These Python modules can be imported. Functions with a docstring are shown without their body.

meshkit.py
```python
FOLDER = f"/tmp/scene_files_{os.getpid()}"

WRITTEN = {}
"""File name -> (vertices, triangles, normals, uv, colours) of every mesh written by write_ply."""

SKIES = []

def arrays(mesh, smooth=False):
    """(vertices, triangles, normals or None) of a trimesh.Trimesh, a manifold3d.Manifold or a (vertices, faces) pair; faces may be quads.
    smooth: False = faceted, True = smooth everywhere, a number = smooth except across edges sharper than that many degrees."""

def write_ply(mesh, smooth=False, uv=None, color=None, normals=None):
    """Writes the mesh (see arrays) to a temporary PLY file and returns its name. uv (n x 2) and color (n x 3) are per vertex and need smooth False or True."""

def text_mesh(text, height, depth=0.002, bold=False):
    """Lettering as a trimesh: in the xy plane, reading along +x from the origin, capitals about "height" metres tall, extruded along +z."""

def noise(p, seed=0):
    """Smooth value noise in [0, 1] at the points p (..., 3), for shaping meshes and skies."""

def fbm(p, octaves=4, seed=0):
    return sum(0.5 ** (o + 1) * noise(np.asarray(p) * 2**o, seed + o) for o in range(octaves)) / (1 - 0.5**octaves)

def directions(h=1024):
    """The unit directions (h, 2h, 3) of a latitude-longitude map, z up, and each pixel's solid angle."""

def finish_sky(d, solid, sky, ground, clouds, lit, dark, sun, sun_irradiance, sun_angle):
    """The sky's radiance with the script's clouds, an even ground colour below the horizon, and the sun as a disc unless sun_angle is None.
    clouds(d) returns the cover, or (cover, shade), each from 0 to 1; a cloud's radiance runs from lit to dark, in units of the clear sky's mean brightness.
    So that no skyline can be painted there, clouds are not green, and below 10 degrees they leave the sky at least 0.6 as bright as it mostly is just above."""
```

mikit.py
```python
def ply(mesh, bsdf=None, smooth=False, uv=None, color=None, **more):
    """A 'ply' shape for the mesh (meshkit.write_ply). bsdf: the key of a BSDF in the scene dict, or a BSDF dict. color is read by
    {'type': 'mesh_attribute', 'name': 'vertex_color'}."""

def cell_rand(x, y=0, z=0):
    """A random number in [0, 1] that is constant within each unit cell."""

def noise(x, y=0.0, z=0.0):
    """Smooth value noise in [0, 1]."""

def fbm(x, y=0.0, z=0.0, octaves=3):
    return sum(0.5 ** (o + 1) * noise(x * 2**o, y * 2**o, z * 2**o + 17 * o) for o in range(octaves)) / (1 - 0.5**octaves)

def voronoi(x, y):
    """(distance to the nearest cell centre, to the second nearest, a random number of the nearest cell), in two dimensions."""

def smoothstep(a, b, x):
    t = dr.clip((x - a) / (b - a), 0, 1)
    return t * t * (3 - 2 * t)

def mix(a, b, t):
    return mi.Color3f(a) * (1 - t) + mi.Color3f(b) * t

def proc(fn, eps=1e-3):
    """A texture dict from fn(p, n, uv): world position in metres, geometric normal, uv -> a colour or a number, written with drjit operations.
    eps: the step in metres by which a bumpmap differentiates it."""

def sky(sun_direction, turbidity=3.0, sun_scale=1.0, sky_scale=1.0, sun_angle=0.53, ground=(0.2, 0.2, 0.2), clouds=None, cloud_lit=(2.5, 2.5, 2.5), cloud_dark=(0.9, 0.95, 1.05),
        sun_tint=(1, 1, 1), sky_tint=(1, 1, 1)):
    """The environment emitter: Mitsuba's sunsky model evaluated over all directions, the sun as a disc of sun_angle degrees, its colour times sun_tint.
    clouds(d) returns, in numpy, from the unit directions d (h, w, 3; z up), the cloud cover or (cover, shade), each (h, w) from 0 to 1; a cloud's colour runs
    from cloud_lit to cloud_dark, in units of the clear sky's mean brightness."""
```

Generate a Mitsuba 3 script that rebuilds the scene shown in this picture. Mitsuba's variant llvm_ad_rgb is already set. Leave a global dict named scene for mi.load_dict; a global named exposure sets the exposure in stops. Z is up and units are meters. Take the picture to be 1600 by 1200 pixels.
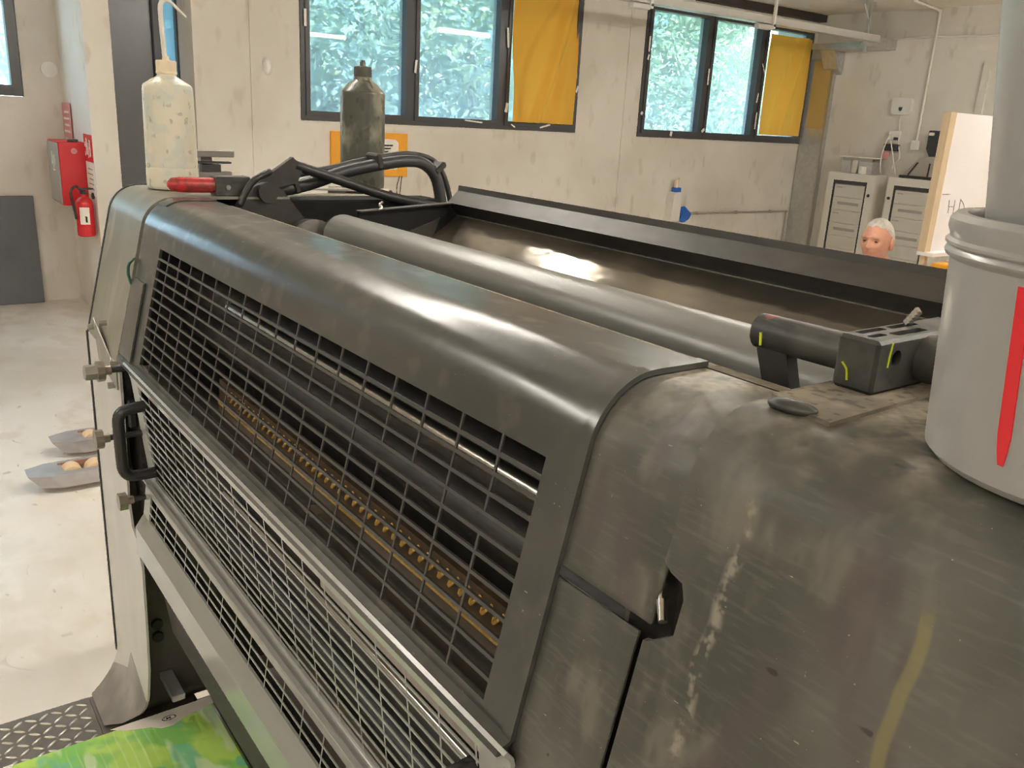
import math, random
import numpy as np
import trimesh
import manifold3d as m3
import mitsuba as mi
import drjit as dr
import mikit, meshkit
from mikit import noise, fbm, voronoi, cell_rand, smoothstep, mix, proc
from shapely.geometry import Polygon, LineString, box as sbox
from shapely.ops import unary_union

rng = np.random.default_rng(7)
random.seed(7)
T = mi.ScalarTransform4f

scene, labels = {'type': 'scene'}, {}

# ------------------------------------------------------------------ camera, sky, exposure
exposure = 0.6
scene['camera'] = {
    'type': 'perspective', 'fov': 61.3013, 'fov_axis': 'x', 'near_clip': 0.02, 'far_clip': 200.0,
    'to_world': T().look_at(origin=[0, 0, 1.55], target=[0.575257, 0.763184, 1.55 - 0.294328], up=[0.13155, 0.268825, 0.954164]),
}
SKY = 38.0
def clouds(d):
    c = meshkit.fbm(d * 3.0, 4, 3)
    return np.clip(0.75 + 0.5 * (c - 0.4), 0, 1), np.clip(c - 0.3, 0, 1)
scene['sky'] = mikit.sky((-0.45, -0.5, 0.74), turbidity=4.0, sun_scale=SKY * 0.25, sky_scale=SKY, sun_angle=6.0, ground=(0.2, 0.22, 0.16),
                         clouds=clouds, cloud_lit=(1.7, 1.75, 1.8), cloud_dark=(1.2, 1.27, 1.35))
TUBE = 42.0
TUBE_RGB = (TUBE * 1.0, TUBE * 0.945, TUBE * 0.85)

# ------------------------------------------------------------------ materials
def bs(name, **k):
    scene[name] = k
    return name

def col(c):
    return proc(c) if callable(c) else {'type': 'rgb', 'value': list(c)}

def pr(name, c, rough=0.5, metal=0.0, spec=0.5, bump=None, bscale=0.001, two=True, eps=1e-3, **extra):
    b = {'type': 'principled', 'base_color': col(c), 'roughness': proc(rough) if callable(rough) else float(rough), 'metallic': float(metal), 'specular': float(spec), **extra}
    if bump is not None:
        b = {'type': 'bumpmap', 'arbitrary': proc(bump, eps), 'scale': float(bscale), 'bsdf': b}
    if two:
        b = {'type': 'twosided', 'bsdf': b}
    scene[name] = b
    return name

def wall_c(p, n, uv):
    a = fbm(p.x * 1.7 + 3, p.y * 1.7, p.z * 1.3, 4)
    b = fbm(p.x * 14, p.y * 14, p.z * 5 + 9, 3)
    c = mix((0.585, 0.545, 0.485), (0.68, 0.645, 0.59), smoothstep(0.3, 0.7, a))
    return mix(c, (0.40, 0.35, 0.28), 0.35 * smoothstep(0.62, 0.82, b))
M_WALL = pr('m_wall', wall_c, 0.75, spec=0.3)
M_CEIL = pr('m_ceiling', lambda p, n, uv: mix((0.52, 0.48, 0.42), (0.61, 0.57, 0.50), fbm(p.x * 1.2, p.y * 1.2, 0, 3)), 0.8, spec=0.2)

def floor_c(p, n, uv):
    a = fbm(p.x * 1.3 + 5, p.y * 1.3, 0, 4)
    c = mix((0.58, 0.535, 0.465), (0.70, 0.67, 0.62), smoothstep(0.3, 0.7, a))
    w = fbm(p.x * 9 + 3 * a, p.y * 5, 2, 4)
    c = mix(c, (0.52, 0.46, 0.37), 0.4 * smoothstep(0.50, 0.78, w))
    s = noise(p.x * 55 + 8 * noise(p.x * 6, p.y * 6), p.y * 18)
    return mix(c, (0.28, 0.25, 0.21), 0.45 * smoothstep(0.9, 0.98, s) * smoothstep(0.45, 0.65, a))
M_FLOOR = pr('m_floor', floor_c, lambda p, n, uv: 0.24 + 0.22 * fbm(p.x * 4, p.y * 4, 1, 3), spec=0.6)

def hood_c(p, n, uv):
    a = fbm(p.x * 9 + 1, p.y * 6, p.z * 9, 4)
    b = fbm(p.x * 60, p.y * 45, p.z * 40, 3)
    c = mix((0.040, 0.042, 0.040), (0.066, 0.066, 0.062), smoothstep(0.25, 0.75, a))
    c = mix(c, (0.12, 0.11, 0.095), 0.3 * smoothstep(0.52, 0.78, b))
    s = noise(p.x * 330, p.y * 330, p.z * 330)
    return mix(c, (0.34, 0.32, 0.28), 0.6 * smoothstep(0.955, 0.985, s))
def hood_r(p, n, uv):
    return 0.13 + 0.14 * fbm(p.x * 12, p.y * 9, p.z * 12, 4) + 0.05 * noise(p.x * 90, p.y * 25, p.z * 90)
M_HOOD = pr('m_hood', hood_c, hood_r, metal=0.1, spec=0.5, bump=lambda p, n, uv: fbm(p.x * 14, p.y * 5, p.z * 14, 2), bscale=0.0022)

def cover_c(p, n, uv):
    a = fbm(p.x * 13 + 4, p.y * 13, p.z * 7, 4)
    b = fbm(p.x * 42 + 7, p.y * 42, p.z * 14, 4)
    c = mix((0.050, 0.052, 0.045), (0.112, 0.110, 0.096), smoothstep(0.28, 0.72, a))
    c = mix(c, (0.20, 0.185, 0.15), 0.45 * smoothstep(0.52, 0.75, b))
    h = fbm(p.x * 90, p.y * 60, p.z * 380, 3)
    c = mix(c, (0.15, 0.15, 0.13), 0.2 * smoothstep(0.5, 0.75, h))
    d = fbm(p.x * 30, p.y * 40, p.z * 9 + 3, 3)
    c = mix(c, (0.075, 0.058, 0.058), 0.65 * smoothstep(0.54, 0.70, d))
    e = dr.abs(p.y - 0.2535 - 0.012 * (fbm(p.z * 22, 3, 1, 3) - 0.5))
    worn = (1 - smoothstep(0.001, 0.006, e)) * smoothstep(0.36, 0.60, fbm(p.y * 160, p.z * 160, 1, 3)) * (1 - smoothstep(1.360, 1.372, p.z))
    c = mix(c, (0.27, 0.245, 0.20), 0.75 * worn)
    e2 = dr.abs(p.y - 0.1535 - 0.006 * (fbm(p.z * 30, 7, 1, 3) - 0.5))
    c = mix(c, (0.24, 0.21, 0.07), 0.45 * (1 - smoothstep(0.0022, 0.0042, e2)) * (1 - smoothstep(1.352, 1.366, p.z + 0.01 * noise(p.y * 300, p.z * 300))))
    r_ = noise(p.x * 60 + 3, p.y * 60 + 1, p.z * 40 + 8)
    c = mix(c, (0.32, 0.03, 0.03), 0.8 * smoothstep(0.972, 0.982, r_))
    s = noise(p.x * 420, p.y * 420, p.z * 420)
    c = mix(c, (0.42, 0.39, 0.32), 0.6 * smoothstep(0.95, 0.985, s))
    k = noise(p.x * 75 + 5, p.y * 75, p.z * 75)
    c = mix(c, (0.025, 0.023, 0.022), 0.8 * smoothstep(0.955, 0.975, k))
    g = noise(p.x * 300, p.y * 300, p.z * 300)
    lay = smoothstep(0.30, 0.62, fbm(p.x * 16 + 2, p.y * 16, 4, 4) + 5.0 * (p.x - 0.40)) * smoothstep(1.385, 1.397, p.z + 0.012 * fbm(p.x * 40, p.y * 40, 2, 3))
    c = mix(c, mix((0.19, 0.165, 0.12), (0.33, 0.29, 0.22), g), 0.75 * lay * smoothstep(0.2, 0.5, fbm(p.x * 90, p.y * 90, 7, 3)))
    y = noise(p.x * 38 + 11, p.y * 38 + 3, p.z * 38)
    return mix(c, (0.55, 0.55, 0.03), smoothstep(0.985, 0.99, y))
def cover_r(p, n, uv):
    return 0.36 + 0.26 * fbm(p.x * 30, p.y * 30, p.z * 60, 4)
M_COVER = pr('m_cover', cover_c, cover_r, metal=0.15, spec=0.5, bump=lambda p, n, uv: fbm(p.x * 22, p.y * 22, p.z * 18, 4), bscale=0.004)

def dusty_c(p, n, uv):
    a = fbm(p.x * 38, p.y * 38, p.z * 38, 4)
    b = noise(p.x * 240, p.y * 240, p.z * 240)
    c = mix((0.13, 0.115, 0.09), (0.24, 0.205, 0.15), smoothstep(0.3, 0.7, a))
    return mix(c, (0.055, 0.05, 0.042), 0.6 * smoothstep(0.6, 0.85, b))
M_DUSTY = pr('m_dusty', dusty_c, 0.8, spec=0.2, bump=lambda p, n, uv: noise(p.x * 260, p.y * 260, p.z * 260), bscale=0.0012, eps=5e-4)

def ecov_c(p, n, uv):
    a = fbm(p.x * 8, p.y * 8, p.z * 3.0, 4)
    c = mix((0.155, 0.155, 0.125), (0.215, 0.21, 0.175), smoothstep(0.3, 0.7, a))
    b = fbm(p.x * 30, p.y * 70, p.z * 9, 3)
    return mix(c, (0.29, 0.26, 0.2), 0.5 * smoothstep(0.58, 0.75, b))
M_END = pr('m_end_cover', ecov_c, 0.36, metal=0.1, spec=0.6)
M_COLUMN = pr('m_column', lambda p, n, uv: mix((0.42, 0.41, 0.39), (0.49, 0.48, 0.46), fbm(p.x * 20, p.y * 20, p.z * 5, 3)), 0.38)
M_GUARD = pr('m_guard', lambda p, n, uv: mix((0.27, 0.275, 0.262), (0.335, 0.34, 0.325), fbm(p.x * 25, p.y * 8, p.z * 25, 3)), 0.22, spec=0.6)
M_FOOTG = pr('m_foot_guard', lambda p, n, uv: mix((0.215, 0.225, 0.205), (0.265, 0.27, 0.245), fbm(p.x * 25, p.y * 8, p.z * 25, 3)), 0.14, spec=0.7)
M_BAR = pr('m_bar', (0.062, 0.062, 0.060), 0.28, metal=0.3, spec=0.6)
M_STEEL = pr('m_steel', (0.62, 0.60, 0.56), 0.16, metal=1.0)
M_RODW = pr('m_bright_rod', (0.62, 0.59, 0.53), 0.22, metal=1.0)
M_STEELR = pr('m_steel_rough', lambda p, n, uv: mix((0.35, 0.33, 0.30), (0.55, 0.53, 0.49), fbm(p.x * 90, p.y * 90, p.z * 90, 3)), 0.33, metal=0.85)
M_TREAD = pr('m_tread', lambda p, n, uv: mix((0.115, 0.108, 0.098), (0.19, 0.175, 0.16), fbm(p.x * 30, p.y * 30, 1, 4)), 0.42, metal=0.5)
M_FOOTM = pr('m_foot_metal', lambda p, n, uv: mix((0.20, 0.195, 0.185), (0.36, 0.34, 0.32), fbm(p.y * 40, p.x * 40, p.z * 14, 4)), 0.3, metal=0.5)
M_LUG = pr('m_lug', (0.66, 0.63, 0.58), 0.28, metal=0.9)
M_BLACK = pr('m_black', (0.018, 0.018, 0.018), 0.38)
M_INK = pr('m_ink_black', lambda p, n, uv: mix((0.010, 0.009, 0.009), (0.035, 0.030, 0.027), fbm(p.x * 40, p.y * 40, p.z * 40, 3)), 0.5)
def beam_c(p, n, uv):
    s = noise(p.x * 260, p.y * 260, p.z * 260)
    return mix((0.022, 0.020, 0.019), (0.20, 0.18, 0.15), 0.5 * smoothstep(0.8, 0.97, s) * smoothstep(0.35, 0.65, fbm(p.x * 14, p.y * 14, p.z * 14, 3)))
M_BEAM = pr('m_black_beam', beam_c, 0.65)
M_RECESS = pr('m_recess', (0.11, 0.098, 0.085), 0.6)
M_MATTBLACK = pr('m_matt_black', (0.012, 0.012, 0.012), 0.85, spec=0.15)  # even matt black for the gear case
M_RUBBER = pr('m_rubber', (0.022, 0.022, 0.023), 0.45)
M_ROLL = pr('m_roller_cover', lambda p, n, uv: mix((0.13, 0.132, 0.124), (0.18, 0.18, 0.168), fbm(p.x * 20, p.y * 7, p.z * 20, 3)), lambda p, n, uv: 0.27 + 0.12 * fbm(p.x * 20, p.y * 15, p.z * 20, 3), metal=0.1, spec=0.5)
def tray_c(p, n, uv):
    a = fbm(p.x * 14, p.y * 7, p.z * 14, 4)
    c = mix((0.13, 0.118, 0.10), (0.24, 0.21, 0.165), smoothstep(0.3, 0.7, a))
    s = noise(p.x * 160 + 20 * a, p.y * 50, p.z * 160)
    return mix(c, (0.30, 0.27, 0.22), 0.4 * smoothstep(0.88, 0.97, s))
M_TRAY = pr('m_tray', tray_c, lambda p, n, uv: 0.08 + 0.11 * fbm(p.x * 18, p.y * 12, p.z * 18, 4), metal=0.7, spec=0.6,
            bump=lambda p, n, uv: fbm(p.x * 30, p.y * 12, p.z * 30, 3), bscale=0.0015)
M_TRAYWALL = pr('m_tray_wall', (0.010, 0.010, 0.011), 0.5, spec=0.25)
M_LIP = pr('m_tray_lip', lambda p, n, uv: mix((0.022, 0.021, 0.019), (0.06, 0.054, 0.046), fbm(p.x * 25, p.y * 14, p.z * 25, 4)), 0.40, metal=0.1, spec=0.35)
def gold_c(p, n, uv):
    return mix((0.62, 0.33, 0.05), (0.72, 0.52, 0.16), noise(p.x * 300, p.y * 300, p.z * 300))
M_GOLD = pr('m_gold', gold_c, 0.35, metal=0.4)
M_BROWN = pr('m_brown', lambda p, n, uv: mix((0.03, 0.022, 0.016), (0.10, 0.07, 0.04), fbm(p.x * 60, p.y * 40, p.z * 60, 3)), 0.5)
M_KNOB = pr('m_knob', lambda p, n, uv: mix((0.22, 0.195, 0.15), (0.36, 0.33, 0.27), fbm(p.x * 120, p.y * 120, p.z * 120, 3)), 0.35, metal=0.7)
M_REDGRIP = pr('m_red_grip', lambda p, n, uv: mix((0.42, 0.022, 0.025), (0.20, 0.03, 0.025), smoothstep(0.45, 0.7, fbm(p.x * 90, p.y * 90, p.z * 90, 3))), 0.4)
def cast_c(p, n, uv):
    a = fbm(p.x * 50, p.y * 50, p.z * 50, 4)
    c = mix((0.026, 0.027, 0.026), (0.062, 0.060, 0.054), smoothstep(0.3, 0.7, a))
    return mix(c, (0.28, 0.035, 0.03), 0.5 * smoothstep(0.80, 0.84, fbm(p.x * 45 + 9, p.y * 45, p.z * 30, 3)))
M_CAST = pr('m_cast', cast_c, 0.45, metal=0.25, spec=0.6)
M_LIME = pr('m_lime_paint', (0.60, 0.68, 0.03), 0.5)
M_GREENT = pr('m_green_tape', (0.07, 0.17, 0.13), 0.5)
def wb_c(p, n, uv):
    a = fbm(p.x * 30, p.y * 30, p.z * 18, 4)
    c = mix((0.60, 0.56, 0.45), (0.55, 0.55, 0.47), smoothstep(0.4, 0.65, a))
    s = fbm(p.x * 120, p.y * 120, p.z * 80, 3)
    c = mix(c, (0.46, 0.50, 0.46), 0.6 * smoothstep(0.50, 0.66, fbm(p.x * 45, p.y * 45, p.z * 40 + 3, 3)))
    return mix(c, (0.26, 0.24, 0.19), 0.6 * smoothstep(0.64, 0.76, s))
M_WBOT = pr('m_wash_bottle', wb_c, 0.38)
M_WCAP = pr('m_cream_cap', (0.66, 0.56, 0.40), 0.4)
M_WTUBE = pr('m_white_tube', (0.62, 0.60, 0.54), 0.35)
def bb_c(p, n, uv):
    a = fbm(p.x * 30 + 2, p.y * 30, p.z * 16, 4)
    c = mix((0.055, 0.058, 0.045), (0.21, 0.205, 0.155), smoothstep(0.42, 0.68, a))
    return mix(c, (0.02, 0.02, 0.018), 0.7 * smoothstep(0.55, 0.7, fbm(p.x * 60, p.y * 60, p.z * 30, 3)))
M_BBOT = pr('m_dark_bottle', bb_c, 0.33)
M_BCAP = pr('m_dark_cap', (0.045, 0.042, 0.035), 0.5)
M_CAN = pr('m_ink_can', lambda p, n, uv: mix((0.25, 0.25, 0.242), (0.29, 0.288, 0.278), fbm(p.x * 16, p.y * 16, p.z * 16, 3)), 0.27, spec=0.5)
M_CANIN = pr('m_can_inside', (0.27, 0.25, 0.22), 0.4)
M_REDLINE = pr('m_red_stripe', (0.60, 0.015, 0.025), 0.3)
M_RED = pr('m_red', (0.55, 0.018, 0.025), 0.35)
M_GREYL = pr('m_grey_light', (0.33, 0.30, 0.27), 0.5)
M_RACK = pr('m_rack', (0.17, 0.155, 0.14), 0.5)
M_WHITE = pr('m_white', (0.70, 0.68, 0.64), 0.45)
M_PAPER = pr('m_paper', (0.74, 0.70, 0.64), 0.7)
M_PINK = pr('m_faded_red', (0.60, 0.26, 0.25), 0.6)
M_SLATE = pr('m_slate', lambda p, n, uv: mix((0.075, 0.080, 0.090), (0.105, 0.11, 0.118), fbm(p.x * 5, p.y * 5, p.z * 5, 3)), 0.55)
M_DOOR = pr('m_door', (0.085, 0.088, 0.095), 0.25, spec=0.6)
M_FRAME = pr('m_window_frame', (0.050, 0.050, 0.055), 0.32)
M_GAPSHADE = pr('m_gap_shade', (0.035, 0.028, 0.024), 0.6)  # shadow line under the ceiling, put into the colour
M_GALV = pr('m_galvanised', lambda p, n, uv: mix((0.47, 0.47, 0.455), (0.53, 0.53, 0.51), voronoi(p.y * 30 + p.x * 30, p.z * 30)[2]), 0.35, metal=0.6)
M_LGREY = pr('m_trunking', (0.50, 0.49, 0.45), 0.4)
M_ORANGE = pr('m_orange', (0.75, 0.33, 0.02), 0.5)
M_BLUE = pr('m_blue', (0.02, 0.13, 0.55), 0.4)
M_CAB = pr('m_cabinet', (0.64, 0.61, 0.55), 0.45)
M_CABP = pr('m_cabinet_panel', (0.55, 0.525, 0.47), 0.3)
M_CABD = pr('m_cabinet_gasket', (0.035, 0.035, 0.04), 0.4)
M_WOOD = pr('m_wood', lambda p, n, uv: mix((0.58, 0.44, 0.28), (0.66, 0.52, 0.36), fbm(p.x * 60, p.y * 60, p.z * 4, 3)), 0.5)
M_BOARD = pr('m_whiteboard', (0.84, 0.80, 0.80), 0.4)
M_PENCIL = pr('m_pencil', (0.30, 0.29, 0.30), 0.6)
M_SKIN = pr('m_skin', lambda p, n, uv: mix((0.44, 0.20, 0.125), (0.52, 0.26, 0.175), fbm(p.x * 40, p.y * 40, p.z * 40, 3)), 0.5)
M_HAIR = pr('m_hair', lambda p, n, uv: mix((0.34, 0.31, 0.27), (0.54, 0.51, 0.46), fbm(p.x * 70, p.y * 160, p.z * 70, 3)), 0.6)
M_BROW = pr('m_brow', (0.24, 0.15, 0.11), 0.7)
M_SHIRT = pr('m_shirt', (0.16, 0.20, 0.28), 0.8)
M_TROUS = pr('m_trousers', (0.05, 0.055, 0.07), 0.85)
M_FORK = pr('m_fork', lambda p, n, uv: mix((0.33, 0.32, 0.335), (0.46, 0.43, 0.42), fbm(p.x * 25, p.y * 25, p.z * 25, 3)), 0.33, metal=0.5)
M_ROLLER = pr('m_nylon_roller', (0.68, 0.50, 0.31), 0.5)
M_RUST = pr('m_rust', (0.25, 0.13, 0.09), 0.7)
def wrap_c(p, n, uv):
    u, v = p.x * 9.0, p.y * 9.0
    a = fbm(u * 1.6 + v * 0.9, v * 1.3 - u * 0.5, 3, 3)
    b = fbm(v * 2.2 + 7 + u, u * 2.7 + 2, 5, 3)
    c = mix((0.24, 0.56, 0.13), (0.46, 0.70, 0.14), smoothstep(0.40, 0.60, a))
    c = mix(c, (0.16, 0.52, 0.34), 0.8 * smoothstep(0.54, 0.64, b))
    c = mix(c, (0.66, 0.82, 0.50), 0.75 * smoothstep(0.56, 0.66, fbm(u * 3 + 3, v * 0.8, 8, 3)))
    ln = dr.abs(p.x * 62 + 0.3 * noise(p.y * 20, 3) - dr.floor(p.x * 62 + 0.3 * noise(p.y * 20, 3)) - 0.5)
    return mix(c, (0.72, 0.84, 0.60), 0.25 * smoothstep(0.36, 0.47, ln) * smoothstep(0.35, 0.6, fbm(p.x * 12, p.y * 8, 1, 3)))
M_WRAP = pr('m_green_wrap', wrap_c, 0.2, spec=0.6, bump=lambda p, n, uv: noise(p.x * 160, p.y * 9) + 0.6 * noise(p.x * 30, p.y * 12), bscale=0.0012, eps=5e-4)
M_LABEL = pr('m_end_label', (0.70, 0.655, 0.58), 0.35)
M_SMOKE = pr('m_black_plastic', (0.03, 0.03, 0.033), 0.3)
scene['m_pane'] = {'type': 'blendbsdf', 'weight': proc(lambda p, n, uv: 0.40 + 0.14 * fbm(p.x * 3, p.y * 3, p.z * 3, 3)),
                   'a': {'type': 'thindielectric', 'int_ior': 1.5, 'specular_transmittance': {'type': 'rgb', 'value': [0.66, 0.86, 1.0]}},
                   'b': {'type': 'principledthin', 'base_color': {'type': 'rgb', 'value': [0.48, 0.70, 0.90]}, 'roughness': 0.6, 'diff_trans': 1.7}}
scene['m_clear'] = {'type': 'thindielectric', 'int_ior': 1.45}
scene['m_film'] = {'type': 'principledthin', 'base_color': {'type': 'rgb', 'value': [0.85, 0.43, 0.07]}, 'roughness': 0.45, 'diff_trans': 0.75, 'spec_trans': 0.0}
scene['m_yellow_reflection'] = {'type': 'principledthin', 'base_color': {'type': 'rgb', 'value': [0.66, 0.50, 0.20]}, 'roughness': 0.4, 'diff_trans': 0.6, 'spec_trans': 0.0}  # yellow reflection on the corner column, put into a colour
scene['m_tube'] = {'type': 'diffuse', 'reflectance': {'type': 'rgb', 'value': [0.8, 0.8, 0.8]}}
def leaf(name, c):
    scene[name] = {'type': 'principledthin', 'base_color': {'type': 'rgb', 'value': list(c)}, 'roughness': 0.5, 'diff_trans': 1.0}
    return name
LEAVES = [leaf('m_leaf_a', (0.34, 0.47, 0.36)), leaf('m_leaf_b', (0.42, 0.53, 0.34)), leaf('m_leaf_c', (0.30, 0.44, 0.46)), leaf('m_leaf_d', (0.50, 0.57, 0.32))]
M_BARK = pr('m_bark', (0.13, 0.10, 0.07), 0.9)
M_GROUND = pr('m_ground', lambda p, n, uv: mix((0.18, 0.22, 0.10), (0.28, 0.26, 0.17), fbm(p.x, p.y, 0, 3)), 0.9)

# ------------------------------------------------------------------ helpers
def name_free(base):
    if base not in scene and not any(k.startswith(base + '__') for k in scene) and base not in labels:
        return base
    i = 1
    while True:
        k = f'{base}_{i:03d}'
        if k not in scene and k not in labels and not any(q.startswith(k + '__') for q in scene):
            return k
        i += 1

def put(key, mesh, m, smooth=30, label=None, kind=None, **more):
    key = name_free(key)
    scene[key] = mikit.ply(mesh, m, smooth=smooth, **more)
    if label or kind:
        labels[key] = {}
        if label: labels[key]['label'] = label
        if kind: labels[key]['kind'] = kind
    return key

def thing(base, label, cat, group=None):
    key = name_free(base)
    labels[key] = {'label': label, 'category': cat}
    if group: labels[key]['group'] = group
    return key

def solo(base, mesh, m, label, cat, smooth=30, group=None):
    key = thing(base, label, cat, group)
    scene[key] = mikit.ply(mesh, m, smooth=smooth)
    return key

def struct(key, mesh, m, smooth=False, label=None):
    scene[key] = mikit.ply(mesh, m, smooth=smooth)
    labels[key] = {'kind': 'structure'}
    if label: labels[key]['label'] = label

def cat(*ms):
    return trimesh.util.concatenate([m for m in ms])

def bx(x0, x1, y0, y1, z0, z1, b=0.0):
    x0, x1 = min(x0, x1), max(x0, x1); y0, y1 = min(y0, y1), max(y0, y1); z0, z1 = min(z0, z1), max(z0, z1)
    if b <= 0:
        m = trimesh.creation.box((x1 - x0, y1 - y0, z1 - z0))
        m.apply_translation(((x0 + x1) / 2, (y0 + y1) / 2, (z0 + z1) / 2))
        return m
    P = []
    for X in (0, 1):
        for Y in (0, 1):
            for Z in (0, 1):
                c = np.array([(x0, x1)[X], (y0, y1)[Y], (z0, z1)[Z]])
                s = np.array([1 - 2 * X, 1 - 2 * Y, 1 - 2 * Z]) * b
                for k in range(3):
                    q = c.copy() + s; q[k] = c[k]; P.append(q)
    return trimesh.convex.convex_hull(np.array(P))

def frame_of(d):
    d = np.asarray(d, float); d /= np.linalg.norm(d)
    a = np.array([0, 0, 1.0]) if abs(d[2]) < 0.9 else np.array([1.0, 0, 0])
    u = np.cross(a, d); u /= np.linalg.norm(u)
    return u, np.cross(d, u), d

def cyl(p0, p1, r0, r1=None, n=24):
    r1 = r0 if r1 is None else r1
    p0, p1 = np.array(p0, float), np.array(p1, float)
    u, v, d = frame_of(p1 - p0)
    t = np.arange(n) * 2 * np.pi / n
    ring = np.cos(t)[:, None] * u + np.sin(t)[:, None] * v
    V = np.vstack([p0 + r0 * ring, p1 + r1 * ring, p0, p1])
    F = []
    for i in range(n):
        j = (i + 1) % n
        F += [(i, j, n + j), (i, n + j, n + i), (2 * n, j, i), (2 * n + 1, n + i, n + j)]
    return trimesh.Trimesh(V, F, process=False)

def smooth_path(P, k=6):
    P = np.asarray(P, float)
    if len(P) < 3: return P
    Q = np.vstack([2 * P[0] - P[1], P, 2 * P[-1] - P[-2]])
    out = []
    for i in range(1, len(Q) - 2):
        a, b, c, d = Q[i - 1:i + 3]
        for t in np.linspace(0, 1, k, endpoint=False):
            out.append(0.5 * (2 * b + (c - a) * t + (2 * a - 5 * b + 4 * c - d) * t * t + (3 * b - a - 3 * c + d) * t ** 3))
    out.append(P[-1])
    return np.array(out)

def tube(P, r, n=12, curve=True, ry=None):
    P = smooth_path(P) if curve else np.asarray(P, float)
    N = len(P); V = []; F = []
    tang = np.gradient(P, axis=0); tang /= np.linalg.norm(tang, axis=1, keepdims=True)
    u, v, _ = frame_of(tang[0])
    t = np.arange(n) * 2 * np.pi / n
    R = np.broadcast_to(r, (N,))
    for i in range(N):
        u = u - tang[i] * (u @ tang[i]); u /= np.linalg.norm(u); v = np.cross(tang[i], u)
        V.append(P[i] + R[i] * (np.cos(t)[:, None] * u + np.sin(t)[:, None] * v * (1 if ry is None else ry)))
    V = np.vstack(V + [P[:1], P[-1:]])
    for i in range(N - 1):
        for a in range(n):
            b = (a + 1) % n
            F += [(i * n + a, i * n + b, (i + 1) * n + b), (i * n + a, (i + 1) * n + b, (i + 1) * n + a)]
    for a in range(n):
        b = (a + 1) % n
        F += [(N * n, b, a), (N * n + 1, (N - 1) * n + a, (N - 1) * n + b)]
    return trimesh.Trimesh(V, F, process=False)

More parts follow.
